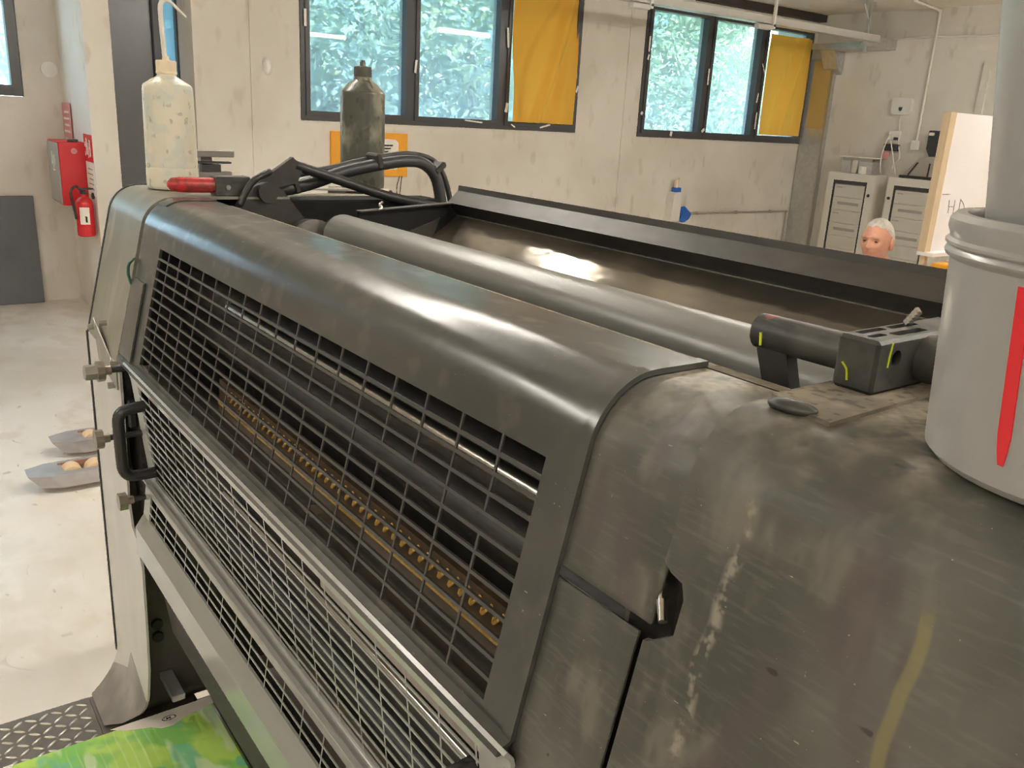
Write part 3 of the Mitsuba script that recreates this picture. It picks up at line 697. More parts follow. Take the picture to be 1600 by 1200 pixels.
nc = sheet(arc_pts(npf, 90), np.linspace(-0.22, 0.2965, 40), 0.004, lambda S, Y: 0.0012 * (meshkit.fbm(np.stack([S * 14, Y * 14, 0 * S], -1), 3, 5) - 0.5))
slot = man(prism_x(Polygon([(0.277, 1.279), (0.277, 1.300), (0.281, 1.308), (0.290, 1.310), (0.31, 1.322), (0.31, 1.262), (0.292, 1.268)]), 0.2, 0.5))
NC = put(P + 'near_cover', unman(man(nc) - slot), M_COVER, 25, label='big worn near end cover')
put(NC + '__inner_wall', bx(0.398, 0.404, 0.235, 0.379, 1.12, 1.385), M_END, False)
pin = put(P + 'pin', cat(cyl((0.347, 0.304, 1.2965), (0.336, 0.292, 1.2875), 0.0022, n=14), cyl((0.339, 0.295, 1.2895), (0.332, 0.2865, 1.2825), 0.0035, 0.0026, n=14)), M_STEEL, label='bright steel pin in the slot')
put(P + 'top_plate', prism_z(Polygon([(0.400, 0.247), (0.64, 0.2535), (0.64, 0.2962), (0.415, 0.2962), (0.404, 0.275)]), nz - 0.001, nz + 0.0016), M_DUSTY, False, label='dusty raised strip')
dm = trimesh.creation.icosphere(3); dm.vertices = dm.vertices * (0.0075, 0.0145, 0.0042); dm.apply_transform(trimesh.transformations.rotation_matrix(0.25, (0, 0, 1))); dm.apply_translation((0.4035, 0.2735, nz + 0.002))
put(P + 'plug', dm, M_CAST, True, label='oval dark plug')
put(P + 'gritty_strip', bx(0.452, 0.474, 0.300, 1.40, 1.383, 1.3905, 0.002), M_DUSTY, False, label='gritty strip behind the hood')
put(P + 'gritty_strip', bx(0.441, 0.456, 0.288, 0.383, 1.383, 1.3915, 0.001), M_DUSTY, False)

# --- cast bracket with its carrying bar at the near end
blk = man(bx(0.465, 0.578, 0.264, 0.2915, nz + 0.0016, 1.4367, 0.0022))
for (x0, x1, y0, y1) in ((0.4725, 0.4885, 0.273, 0.278), (0.4755, 0.5035, 0.2825, 0.2880), (0.4935, 0.5285, 0.2695, 0.2765), (0.5085, 0.5385, 0.282, 0.2880)):
    blk = blk - man(bx(x0, x1, y0, y1, 1.4315, 1.45, 0.001))
blk = blk - man(cyl((0.486, 0.25, 1.4245), (0.486, 0.283, 1.4245), 0.0052, n=20))
CB = put(P + 'cast_bracket', unman(blk), M_CAST, 25, label='cast bracket with pockets in its top')
put(CB + '__roller_end', cyl((0.521, 0.240, 1.4205), (0.521, 0.264, 1.4205), 0.0150, n=28), M_CAST)
put(CB + '__paint_mark', tube([(0.4644, 0.2855, 1.4197), (0.4644, 0.282, 1.416), (0.4644, 0.2806, 1.4095)], 0.0011, 6, ry=0.5), M_LIME)
put(CB + '__paint_mark', tube([(0.4787, 0.2637, 1.435), (0.4777, 0.2637, 1.427), (0.4772, 0.2637, 1.420)], 0.0006, 6), M_LIME)
TB = put(P + 'carrying_bar', cyl((0.488, 0.289, 1.4200), (0.488, 0.3648, 1.4190), 0.0122, n=32), M_CAST, label='black carrying bar on a leg')
put(TB + '__leg', prism_x(Polygon([(0.314, 1.335), (0.334, 1.335), (0.3640, 1.415), (0.3390, 1.415)]), 0.481, 0.492), M_BLACK, False)
put(TB + '__paint_mark', tube([(0.4757, 0.3557, 1.4207), (0.476, 0.355, 1.412)], 0.0010, 6, curve=False), M_LIME)
ck = [cyl((0.528 + 0.0018 * i, 0.283 - 0.0004 * i, 1.4368 + 0.0018 * i), (0.5305 + 0.0018 * i, 0.2865 - 0.0004 * i, 1.4388 + 0.0018 * i), 0.0019, n=8) for i in range(5)]
put(CB + '__spring_clip', cat(*ck), M_STEEL)

# --- roller under its cover, tray with its lips and end plate
put(P + 'long_roller', cyl((0.668, 0.26, 1.336), (0.668, 1.405, 1.336), 0.0365, n=64), M_ROLL, label='long smooth grey roller')
put(P + 'roller_collar', cyl((0.668, 1.405, 1.336), (0.668, 1.43, 1.336), 0.029, n=40), M_BLACK)
put(P + 'hub', cyl((0.625, 1.43, 1.315), (0.625, 1.455, 1.315), 0.045, n=40), M_BLACK)
put(P + 'hub_ring', cyl((0.625, 1.424, 1.315), (0.625, 1.430, 1.315), 0.047, n=40), M_STEELR)
TY0, TY1 = -0.2, 1.42
TR = put(P + 'tray', prism_y(shell_poly(np.array([(0.800, 1.285), (0.8558, 1.324), (0.9146, 1.3649)]), 0.003), TY0, TY1), M_TRAY, 20, label='long sloping tray of worn metal')
put(TR + '__back_wall', prism_y(Polygon([(0.9146, 1.3649), (0.8930, 1.3888), (0.8965, 1.3905), (0.9176, 1.367)]), TY0, TY1), M_TRAYWALL, False)
put(TR + '__lip', prism_y(Polygon([(0.8920, 1.3892), (0.8975, 1.3885), (0.9180, 1.4090), (0.9150, 1.4112)]), TY0, TY1), M_LIP, False)
put(TR + '__back_edge', prism_y(Polygon([(0.9157, 1.4090), (0.9187, 1.4085), (0.9205, 1.4205), (0.9178, 1.4210)]), TY0, TY1 + 0.002), M_LIP, False)
put(TR + '__floor_edge', prism_y(Polygon([(0.9125, 1.3652), (0.9137, 1.3664), (0.9150, 1.3655), (0.9140, 1.3640)]), TY0, TY1), M_STEELR, False)
put(TR + '__end_plate', prism_y(Polygon([(0.705, 1.3745), (0.8935, 1.3868), (0.9146, 1.3649), (0.80, 1.285), (0.715, 1.29)]), 1.418, 1.424), M_TRAYWALL, False)
put(TR + '__end_flange', prism_y(Polygon([(0.703, 1.375), (0.893, 1.3873), (0.893, 1.3893), (0.703, 1.377)]), 1.405, 1.424), M_LIP, False)
put(TR + '__gusset', prism_y(Polygon([(0.80, 1.335), (0.875, 1.362), (0.86, 1.327), (0.81, 1.30)]), 1.4155, 1.418), M_LIP, False)
put(TR + '__wing_nut', tube([(0.742, 1.41, 1.378), (0.748, 1.412, 1.383), (0.745, 1.414, 1.387), (0.752, 1.416, 1.391)], 0.0025, 8), M_STEEL)
put(P + 'under_tray', cat(bx(0.70, 0.95, -0.2, 1.46, 0.25, 1.27)), M_INK, False)

# --- gear at the far end: lever, arms, hoses, rods
LV = put(P + 'lever_block', bx(0.4765, 0.536, 1.487, 1.520, 1.3965, 1.4285, 0.0015), M_CAST, False, label='black lever block')
gp = [(0.4775, 1.502, 1.4135), (0.462, 1.502, 1.4135), (0.44, 1.502, 1.414), (0.420, 1.502, 1.4145), (0.408, 1.502, 1.4145), (0.402, 1.502, 1.4145)]
put(LV + '__grip', tube(gp, [0.0125, 0.0128, 0.0128, 0.0125, 0.0105, 0.004], 20, curve=False), M_REDGRIP, 40, label='worn red grip')
put(LV + '__screw', cyl((0.497, 1.4845, 1.411), (0.497, 1.488, 1.411), 0.004, n=12), M_STEELR)
def plate(pts, y0, y1): return prism_y(Polygon(pts).buffer(0.0008), y0, y1)
AR = put(P + 'lever_arm', plate([(0.5428, 1.4106), (0.551, 1.4203), (0.6122, 1.4622), (0.6214, 1.4536), (0.6283, 1.4383), (0.6184, 1.4194), (0.5805, 1.4117), (0.5516, 1.403)], 1.485, 1.497), M_INK, False)
put(P + 'pivot_plate', plate([(0.5058, 1.3806), (0.5177, 1.4041), (0.5472, 1.4169), (0.5744, 1.4148), (0.5881, 1.406), (0.6393, 1.3413), (0.6222, 1.3361), (0.51, 1.3763)], 1.474, 1.484), M_INK, False)
put(P + 'pivot', cyl((0.558, 1.462, 1.404), (0.558, 1.49, 1.404), 0.017, n=24), M_INK)
put(P + 'curved_handle', tube([(0.5089, 1.47, 1.3817), (0.5196, 1.47, 1.4029), (0.5302, 1.47, 1.4188), (0.5438, 1.47, 1.4295), (0.5677, 1.48, 1.4382)], 0.0058, 12), M_BLACK, True)
put(P + 'connecting_tube', tube([(0.619, 1.492, 1.4485), (0.7147, 1.492, 1.4200), (0.80, 1.492, 1.395), (0.93, 1.492, 1.3690)], 0.0092, 14), M_BLACK, True)
put(P + 'hose', tube([(0.530, 1.52, 1.380), (0.5683, 1.52, 1.3955), (0.6528, 1.52, 1.4134), (0.7292, 1.52, 1.4369), (0.8093, 1.52, 1.4524), (0.8651, 1.52, 1.4583), (0.9014, 1.52, 1.4514), (0.9273, 1.52, 1.4243), (0.9409, 1.52, 1.372)], 0.0118, 14), M_RUBBER, True, label='thick black hose looping down')
put(P + 'hose', tube([(0.640, 1.545, 1.4278), (0.7173, 1.55, 1.4415), (0.7703, 1.55, 1.454), (0.8391, 1.55, 1.4661), (0.8892, 1.55, 1.4696), (0.9385, 1.55, 1.4568), (0.9657, 1.55, 1.4214), (0.983, 1.55, 1.370)], 0.0058, 10), M_RUBBER, True, label='thin black hose above the thick one')
for (x, z, a) in ((0.795, 1.4565, 0.2), (0.93, 1.4465, -0.9), (0.628, 1.412, 0.3)):
    c = bx(-0.006, 0.006, 1.506, 1.557, -0.0145, 0.0145, 0.003); c.apply_transform(trimesh.transformations.rotation_matrix(-a, (0, 1, 0))); c.apply_translation((x, 0, z))
    put(P + 'hose_clamp', c, M_INK, False)
for z, r in ((1.3925, 0.0035), (1.380, 0.0040)):
    put(P + 'cross_rod', cyl((0.605, 1.697, z), (0.915, 1.697, z - 0.008), r, n=16), M_WTUBE, label='pale cross rod')
put(P + 'gear_case', bx(0.47, 0.93, 1.503, 1.582, 1.0, 1.386, 0.004), M_MATTBLACK, False)
put(P + 'side_shelf', bx(0.82, 0.93, 1.705, 1.80, 1.30, 1.3838, 0.002), M_INK, False)

# ------------------------------------------------------------------ step platform with tread pattern
ST = thing('step_platform', 'grey diamond tread step at the foot of the press column', 'step')
put(ST + '__plate', bx(-0.75, 0.234, 0.2, 1.689, 0.362, 0.370, 0.001), M_TREAD, False)
put(ST + '__inner_plate', bx(0.2345, 0.416, 0.2, 1.689, 0.360, 0.3685), M_RECESS, False)
for x in (-0.6, 0.15):
    for y in (0.3, 1.6):
        put(ST + '__leg', bx(x, x + 0.04, y, y + 0.04, 0, 0.362), M_RECESS, False)
lug = trimesh.creation.icosphere(1); lug.vertices = lug.vertices * (0.0118, 0.0032, 0.0024)
for i in range(0, 18):
    for j in range(0, 14):
        x = 0.220 - 0.0226 * i; y = 1.672 - 0.0226 * j
        l = lug.copy(); l.apply_transform(trimesh.transformations.rotation_matrix(0.70 if (i + j) % 2 else -0.62, (0, 0, 1))); l.apply_translation((x - 0.004, y - 0.004, 0.3702))
        put(ST + '__tread_lug', l, M_LUG, True)

# ------------------------------------------------------------------ paper ream in green wrapping
PK = thing('paper_ream', 'ream of paper in glossy green printed wrapping lying on the step', 'paper package')
ream = bx(0.062, 0.419, 0.93, 1.484, 0.3728, 0.4285, 0.006)
put(PK + '__wrapper', ream.subdivide_to_size(0.02), M_WRAP, 20)
lab = Polygon([(0.418, 1.4845), (0.418, 1.462), (0.39, 1.455), (0.36, 1.450), (0.335, 1.437), (0.315, 1.440), (0.30, 1.452), (0.26, 1.466), (0.235, 1.4845)])
put(PK + '__end_label', prism_z(lab, 0.4286, 0.4292), M_LABEL, False, label='cream end label')
em = lathe([(0.009, 0), (0.0105, 0), (0.0105, 0.0004), (0.009, 0.0004), (0.009, 0)], (0, 0, 0), 28); em.vertices = em.vertices * (1.25, 0.62, 1); em.apply_translation((0.334, 1.4615, 0.4292))
put(PK + '__emblem', cat(em, bx(0.329, 0.3315, 1.459, 1.464, 0.4292, 0.4296), bx(0.3345, 0.337, 1.459, 1.464, 0.4292, 0.4296), bx(0.3315, 0.3345, 1.461, 1.462, 0.4292, 0.4296)), M_BLACK, False)
put(PK + '__fold', bx(0.0615, 0.075, 0.95, 1.480, 0.4286, 0.4296), M_PAPER, False)

# ------------------------------------------------------------------ bottles
WBc = (0.4415, 1.612, 1.3985)
WB = thing('wash_bottle', 'cloudy white wash bottle with a bent spout standing on the end cover', 'bottle')
put(WB + '__body', lathe([(0, 0), (0.0405, 0), (0.0430, 0.003), (0.0435, 0.010), (0.0432, 0.035), (0.0424, 0.036), (0.0424, 0.037), (0.0428, 0.040), (0.0422, 0.10), (0.0414, 0.150), (0.0410, 0.165), (0.0400, 0.1705), (0.0375, 0.1738), (0.0275, 0.1800), (0.0165, 0.1865), (0.0155, 0.189), (0.0155, 0.20), (0, 0.20)], WBc, 56), M_WBOT, 40)
put(WB + '__cap', lathe([(0, 0.189), (0.0150, 0.189), (0.0172, 0.191), (0.0172, 0.194), (0.0165, 0.195), (0.0168, 0.210), (0.0158, 0.212), (0.006, 0.2125), (0.005, 0.219), (0, 0.219)], WBc, 32), M_WCAP, 35)
x, y, z = WBc
put(WB + '__spout', tube([(x - 0.001, y, z + 0.211), (x - 0.003, y, z + 0.25), (x - 0.004, y, z + 0.29), (x - 0.002, y, z + 0.302), (x + 0.005, y, z + 0.307), (x + 0.015, y, z + 0.303), (x + 0.028, y, z + 0.292), (x + 0.038, y, z + 0.284)], np.r_[np.full(13, 0.0042), np.linspace(0.0042, 0.0036, 12), np.linspace(0.0036, 0.0016, 18)], 12), M_WTUBE, True)
BB = (0.8805, 1.752, 1.3845)
BK = thing('stained_bottle', 'dark ink stained bottle with a nozzle cap behind the hoses', 'bottle')
put(BK + '__body', lathe([(0, 0), (0.044, 0), (0.0465, 0.004), (0.0470, 0.012), (0.0470, 0.196), (0.0455, 0.2005), (0.0300, 0.2165), (0.0205, 0.2225), (0.0190, 0.225), (0.019, 0.23), (0, 0.23)], BB, 56), M_BBOT, 40)
put(BK + '__cap', lathe([(0, 0.225), (0.0185, 0.225), (0.0185, 0.246), (0.0175, 0.250), (0.007, 0.2515), (0, 0.2515)], BB, 28), M_BCAP, 35)
put(BK + '__nozzle', lathe([(0, 0.2515), (0.0062, 0.2515), (0.0060, 0.258), (0.0038, 0.263), (0, 0.2635)], BB, 20), M_BBOT, 35)

# ------------------------------------------------------------------ two nested ink cans at the right
def can(c, label, stripe, H=0.1135, r0=0.0768, r1=0.0830):
    k = thing('ink_can', label, 'can', None)
    U = H / 0.112
    rr = lambda z: r0 + (r1 - r0) * z / 0.112
    prof = [(0, 0), (r0 - 0.004, 0), (r0, 0.004), (rr(0.094), 0.094), (rr(0.094) + 0.0024, 0.0958), (rr(0.094) + 0.0030, 0.0975), (rr(0.094) + 0.0022, 0.0992), (rr(0.094) + 0.0014, 0.1000),
            (rr(0.094) + 0.0032, 0.1010), (rr(0.094) + 0.0034, 0.1022), (rr(0.094) + 0.0018, 0.1036), (rr(0.094) + 0.0018, 0.1046), (rr(0.094) + 0.0032, 0.1080), (rr(0.094) + 0.0030, 0.1120), (rr(0.094) + 0.0006, 0.1146), (rr(0.094) - 0.0040, 0.1145), (rr(0.094) - 0.0056, 0.1115), (rr(0.09) - 0.0070, 0.085), (r0 - 0.006, 0.006), (0, 0.006)]
    prof = [(r, z * U) for r, z in prof]
    body = lathe(prof, c, 128)
    put(k + '__body', body, M_CAN, 35)
    if stripe:
        a = stripe; P_ = []
        V, F = [], []
        zs = np.linspace(0.015, 0.092, 12)
        for q, z in enumerate(zs):
            w = 0.0030 * min(1, 0.4 + q * 0.4)
            for s in (-1, -0.5, 0, 0.5, 1):
                aa = a - 0.69 * (z - 0.016) + s * w / rr(z)
                for off in (0.0007, -0.0003):
                    V.append((c[0] + (rr(z) + off) * math.cos(aa), c[1] + (rr(z) + off) * math.sin(aa), c[2] + z))
        I = np.arange(len(V)).reshape(12, 5, 2)
        for i in range(11):
            for j in range(4):
                a0, b0, c0, d0 = I[i, j, 0], I[i, j + 1, 0], I[i + 1, j + 1, 0], I[i + 1, j, 0]
                F += [(a0, b0, c0), (a0, c0, d0)]
                a0, b0, c0, d0 = I[i, j, 1], I[i, j + 1, 1], I[i + 1, j + 1, 1], I[i + 1, j, 1]
                F += [(a0, c0, b0), (a0, d0, c0)]
        ed = [(i, 0) for i in range(12)] + [(11, j) for j in range(1, 5)] + [(i, 4) for i in range(10, -1, -1)] + [(0, j) for j in range(3, 0, -1)]
        for q in range(len(ed)):
            (i, j), (i2, j2) = ed[q], ed[(q + 1) % len(ed)]
            F += [(I[i, j, 0], I[i2, j2, 0], I[i2, j2, 1]), (I[i, j, 0], I[i2, j2, 1], I[i, j, 1])]
        sm = trimesh.Trimesh(V, F, process=False); sm.fix_normals()
        put(k + '__stripe', sm, M_REDLINE, 30, label='thick red vertical stripe')
    return k
CC = (0.457, 0.1385, nz + 0.001)
can(CC, 'grey plastic ink can with a red stripe standing on the near end cover', 2.974)
can((CC[0], CC[1], CC[2] + 0.0955), 'upper grey plastic ink can standing in the rim of the striped one', None, 0.19, 0.0690, 0.0905)

# ================================================================== THE REST OF THE ROOM
# hydrant cabinet, its sign, extinguisher, its sign and notice (on the short return wall)
HC = thing('hydrant_cabinet', 'red fire hose cabinet with a grey front fixed in the wall corner', 'cabinet')
put(HC + '__body', bx(1.105, 1.2695, 6.755, 7.16, 0.795, 1.225, 0.004), M_RED, False)
put(HC + '__door', bx(1.097, 1.105, 6.765, 7.15, 0.805, 1.215, 0.002), M_GREYL, False)
for (y0, y1, z0, z1) in ((6.88, 6.90, 1.06, 1.13), (6.93, 6.95, 1.04, 1.13), (6.98, 7.0, 1.06, 1.15), (6.9, 6.98, 1.02, 1.03)):
    put(HC + '__lettering', bx(1.096, 1.0972, y0, y1, z0, z1), M_WHITE, False)
put(HC + '__badge', cyl((1.20, 6.7555, 1.165), (1.20, 6.752, 1.165), 0.02, n=20), M_PINK)
put(HC + '__catch', bx(1.17, 1.235, 6.77, 6.80, 1.2255, 1.242, 0.003), M_SMOKE, False)
HS = thing('hydrant_sign', 'faded red and white sign on the wall above the hose cabinet', 'sign')
put(HS + '__plate', bx(1.255, 1.262, 7.10, 7.37, 1.235, 1.475), M_PINK, False)
for i in range(4):
    put(HS + '__text_line', bx(1.2535, 1.2552, 7.13, 7.33 - 0.03 * (i % 2), 1.27 + 0.045 * i, 1.285 + 0.045 * i), M_WHITE, False)
FE = thing('fire_extinguisher', 'small red fire extinguisher with a white label hanging by the corner', 'fire extinguisher')
ec = (1.202, 6.575, 0.607)
put(FE + '__cylinder', lathe([(0, 0), (0.050, 0), (0.056, 0.006), (0.057, 0.02), (0.057, 0.215), (0.050, 0.243), (0.030, 0.262), (0.018, 0.268), (0.018, 0.285), (0, 0.285)], ec, 32), M_RED, 35)
V = [(ec[0] + 0.0578 * math.cos(a), ec[1] + 0.0578 * math.sin(a), ec[2] + z) for z in (0.085, 0.20) for a in np.linspace(-2.35, -1.25, 9)]
F = [f for i in range(8) for f in ((i, i + 1, 10 + i), (i, 10 + i, 9 + i))]
put(FE + '__label', trimesh.Trimesh(V, F, process=False), M_PAPER, True)
put(FE + '__label_text', cat(*[cyl((ec[0] + 0.0582 * math.cos(a), ec[1] + 0.0582 * math.sin(a), ec[2] + 0.10), (ec[0] + 0.0582 * math.cos(a), ec[1] + 0.0582 * math.sin(a), ec[2] + 0.14), 0.0035, n=6) for a in (-1.7, -1.6)]), M_BLACK)
put(FE + '__valve', cat(bx(ec[0] - 0.02, ec[0] + 0.02, ec[1] - 0.02, ec[1] + 0.02, ec[2] + 0.285, ec[2] + 0.31, 0.004), bx(ec[0] - 0.015, ec[0] + 0.07, ec[1] - 0.01, ec[1] + 0.01, ec[2] + 0.315, ec[2] + 0.325)), M_BLACK, False)
put(FE + '__hose', tube([(ec[0] - 0.01, ec[1] - 0.02, ec[2] + 0.30), (ec[0] - 0.05, ec[1] - 0.03, ec[2] + 0.34), (ec[0] - 0.085, ec[1] - 0.04, ec[2] + 0.30), (ec[0] - 0.075, ec[1] - 0.04, ec[2] + 0.22), (ec[0] - 0.062, ec[1] - 0.03, ec[2] + 0.12)], 0.008, 10), M_BLACK, True)
put(FE + '__wall_hook', bx(1.255, 1.2698, 6.56, 6.59, 0.86, 0.90), M_BLACK, False)
ES = thing('extinguisher_sign', 'red sign with white symbols above the extinguisher', 'sign')
put(ES + '__plate', bx(1.2645, 1.2695, 6.50, 6.745, 1.105, 1.285), M_RED, False)
for (y0, y1, z0, z1) in ((6.54, 6.57, 1.14, 1.25), (6.60, 6.62, 1.13, 1.23), (6.64, 6.67, 1.15, 1.26), (6.69, 6.72, 1.14, 1.17), (6.69, 6.72, 1.2, 1.23)):
    put(ES + '__symbol', bx(1.2632, 1.2647, y0, y1, z0, z1), M_WHITE, False)
NT = thing('wall_notice', 'white paper notice below the red extinguisher sign', 'notice')
put(NT + '__sheet', bx(1.2665, 1.2697, 6.505, 6.74, 0.88, 1.095), M_PAPER, False)
for i in range(5):
    put(NT + '__text_line', bx(1.2655, 1.2667, 6.53, 6.70 - 0.02 * (i % 3), 0.92 + 0.033 * i, 0.928 + 0.033 * i), M_GREYL, False)
bd = bx(0.18, 1.005, -0.010, 0.010, 0.0, 0.80, 0.002)
bd.apply_transform(trimesh.transformations.rotation_matrix(-0.055, (1, 0, 0))); bd.apply_translation((0, 7.35, 0.001))
solo('dark_board', bd, M_SLATE, 'dark slate grey board leaning on the wall below the far left window', 'board', False)
sw = cyl((1.005, 7.4095, 1.742), (1.005, 7.39, 1.742), 0.042, n=24)
SW = thing('wall_switch', 'small round white fitting on the wall right of the far left window', 'switch')
put(SW + '__base', cyl((1.20, 7.4095, 1.70), (1.20, 7.393, 1.70), 0.055, n=24), M_WHITE)
put(SW + '__button', cyl((1.20, 7.393, 1.70), (1.20, 7.386, 1.70), 0.022, n=16), M_WHITE)
HK = thing('wall_fitting', 'half round white fitting on the wall left of the first window', 'wall fitting')
hm = trimesh.creation.icosphere(3); hm.vertices = hm.vertices * (0.036, 0.045, 0.063); hm.vertices[:, 1] = np.minimum(hm.vertices[:, 1], 0); hm.apply_translation((2.49, WY - 0.001, 1.812))
put(HK + '__shell', hm, M_WHITE, True)
# pallet truck: two forks with load rollers
PT = thing('pallet_truck', 'steel pallet truck forks with nylon rollers on the floor beyond the press', 'pallet truck')
for yc, xt in ((3.690, 0.372), (4.045, 0.515)):
    w = 0.078
    top = Polygon([(xt, yc - 0.045), (xt + 0.075, yc - w), (1.65, yc - w), (1.65, yc + w), (xt + 0.075, yc + w), (xt, yc + 0.045)]).difference(sbox(xt + 0.13, yc - 0.042, xt + 0.30, yc + 0.042))
    fk = prism_z(top, 0.025, 0.082)
    v = fk.vertices; lo = v[:, 2] < 0.05; v[lo, 0] += 0.045 * (v[lo, 0] < xt + 0.2); fk.vertices = v
    k = put(PT + '__fork', fk, M_FORK, False)
    for dx in (0.165, 0.255):
        put(k + '__roller', cyl((xt + dx, yc - 0.034, 0.052), (xt + dx, yc + 0.034, 0.052), 0.040, n=24), M_ROLLER)
    put(k + '__link', cat(bx(xt + 0.12, xt + 0.30, yc + 0.036, yc + 0.042, 0.07, 0.088), bx(xt + 0.12, xt + 0.30, yc - 0.042, yc - 0.036, 0.05, 0.078)), M_RUST, False)
put(PT + '__frame', bx(1.65, 1.78, 3.60, 4.13, 0.03, 0.40, 0.01), M_RED, False)
for yy in (3.75, 3.98):
    put(PT + '__wheel', cyl((1.86, yy - 0.03, 0.09), (1.86, yy + 0.03, 0.09), 0.09, n=28), M_BLACK)
put(PT + '__pump', cyl((1.86, 3.865, 0.09), (1.86, 3.865, 0.45), 0.05, n=20), M_RED)
put(PT + '__tiller', tube([(1.86, 3.865, 0.45), (1.90, 3.865, 0.9), (1.93, 3.865, 1.12)], 0.018, 10), M_BLACK, True)
# grey rack behind the press
RK = thing('grey_rack', 'grey metal rack with two trays standing behind the wash bottle', 'rack')
for z0, z1, x1 in ((1.405, 1.423, 0.823), (1.352, 1.367, 0.815)):
    put(RK + '__tray', bx(0.60, x1, 2.40, 2.425, z0, z1, 0.002), M_RACK, False)
put(RK + '__arm', cat(bx(0.62, 0.815, 2.405, 2.425, 1.388, 1.393), bx(0.735, 0.785, 2.40, 2.425, 1.367, 1.386)), M_BLACK, False)
for xx in (0.63, 0.74):
    put(RK + '__post', bx(xx, xx + 0.03, 2.4255, 2.455, 0.0, 1.406), M_RACK, False)
# orange framed notice on the back wall
OR = thing('orange_notice', 'orange framed notice with dark slanted stripes on the wall under the first window', 'notice')
put(OR + '__frame', prism_y(sbox(2.98, 1.035, 3.655, 1.375), WY - 0.03, WY - 0.001), M_ORANGE, False)
put(OR + '__sheet', prism_y(Polygon([(3.10, 1.09), (3.56, 1.09), (3.57, 1.30), (3.54, 1.327), (3.10, 1.335)]), WY - 0.034, WY - 0.0305), M_PAPER, False)
for i in range(4):
    put(OR + '__stripe', prism_y(Polygon([(3.42 - 0.012 * i, 1.285 - 0.024 * i), (3.52 - 0.02 * i, 1.285 - 0.024 * i), (3.51 - 0.02 * i, 1.272 - 0.024 * i), (3.41 - 0.012 * i, 1.272 - 0.024 * i)]), WY - 0.037, WY - 0.0345), M_BLACK, False)
put(OR + '__cord', cat(tube([(3.60, WY - 0.006, 1.035), (3.575, WY - 0.006, 0.95), (3.58, WY - 0.006, 0.85)], 0.003, 6), tube([(3.62, WY - 0.006, 1.035), (3.61, WY - 0.006, 0.95), (3.60, WY - 0.006, 0.85)], 0.003, 6)), M_BROWN, True)
# soap dispenser and blue roll holder, thin conduit
SD = thing('soap_dispenser', 'tall white dispenser bottle with a blue band on the back wall', 'dispenser')
put(SD + '__body', prism_y(Polygon([(6.77, 0.60), (6.90, 0.60), (6.905, 0.87), (6.885, 0.90), (6.80, 0.90), (6.785, 0.87)]), WY - 0.10, WY - 0.001), M_WHITE, False)
put(SD + '__band', bx(6.818, 6.892, WY - 0.092, WY - 0.02, 0.9, 0.945, 0.004), M_BLUE, False)
put(SD + '__neck', cyl((6.85, WY - 0.055, 0.945), (6.85, WY - 0.055, 1.02), 0.024, n=16), M_WCAP)
put(SD + '__spout', tube([(6.85, WY - 0.055, 1.02), (6.865, WY - 0.06, 1.035), (6.88, WY - 0.065, 1.03)], 0.01, 8), M_WCAP, True)
BC = thing('blue_hose_reel', 'round blue plastic reel beside the white dispenser', 'reel')
put(BC + '__reel', cyl((6.99, WY - 0.10, 0.64), (6.99, WY - 0.02, 0.69), 0.072, n=24), M_BLUE)
put(BC + '__bracket', bx(6.96, 7.05, WY - 0.05, WY - 0.001, 0.55, 0.60), M_WHITE, False)
CD = thing('thin_conduit', 'thin grey conduit running along the wall below the second window', 'conduit')
put(CD + '__pipe', tube([(7.05, WY - 0.02, 0.668), (8.0, WY - 0.02, 0.667), (8.76, WY - 0.02, 0.666), (8.79, WY - 0.02, 0.655), (8.80, WY - 0.02, 0.63), (8.80, WY - 0.02, 0.1)], 0.010, 8), M_GREYL, True)
for xx in (7.25, 7.9, 8.5):
    put(CD + '__clip', bx(xx - 0.008, xx + 0.008, WY - 0.032, WY - 0.001, 0.652, 0.684), M_GREYL, False)

# yellow films hung over the right-hand lights
def film(x0, x1, z0, z1, y, folds, label):
    nx, nzz = 40, 50
    X, Z = np.meshgrid(np.linspace(0, 1, nx), np.linspace(0, 1, nzz), indexing='ij')
    D = np.zeros_like(X)
    for (a, b, c, w, amp) in folds:
        D += amp * np.exp(-((X - (a + b * Z + c * Z * Z)) / w) ** 2)
    xx = x0 + (x1 - x0) * X + 0.02 * np.sin(3 * Z) * (X - 0.5)
    V = np.stack([xx, y - 0.012 - D, z0 + (z1 - z0) * Z], -1).reshape(-1, 3)
    I = np.arange(nx * nzz).reshape(nx, nzz); F = []
    for i in range(nx - 1):
        for j in range(nzz - 1):
            F += [(I[i, j], I[i + 1, j], I[i + 1, j + 1]), (I[i, j], I[i + 1, j + 1], I[i, j + 1])]
    return solo('yellow_film', trimesh.Trimesh(V, F, process=False), 'm_film', label, 'film', True, None)
film(4.665, 5.395, 1.515, 2.66, WY - 0.028, [(0.40, 0.55, -0.1, 0.09, 0.075), (0.50, 0.7, -0.2, 0.10, -0.05), (0.05, -0.25, 0.9, 0.12, 0.06), (0.78, 0.0, 0.2, 0.07, 0.03)], 'creased yellow film hung over the right light of the first window')
film(8.085, 8.80, 1.52, 2.56, WY - 0.028, [(0.35, 0.35, 0.1, 0.12, 0.085), (0.80, 0.05, 0.0, 0.10, -0.03)], 'creased yellow film hung over the right light of the second window')

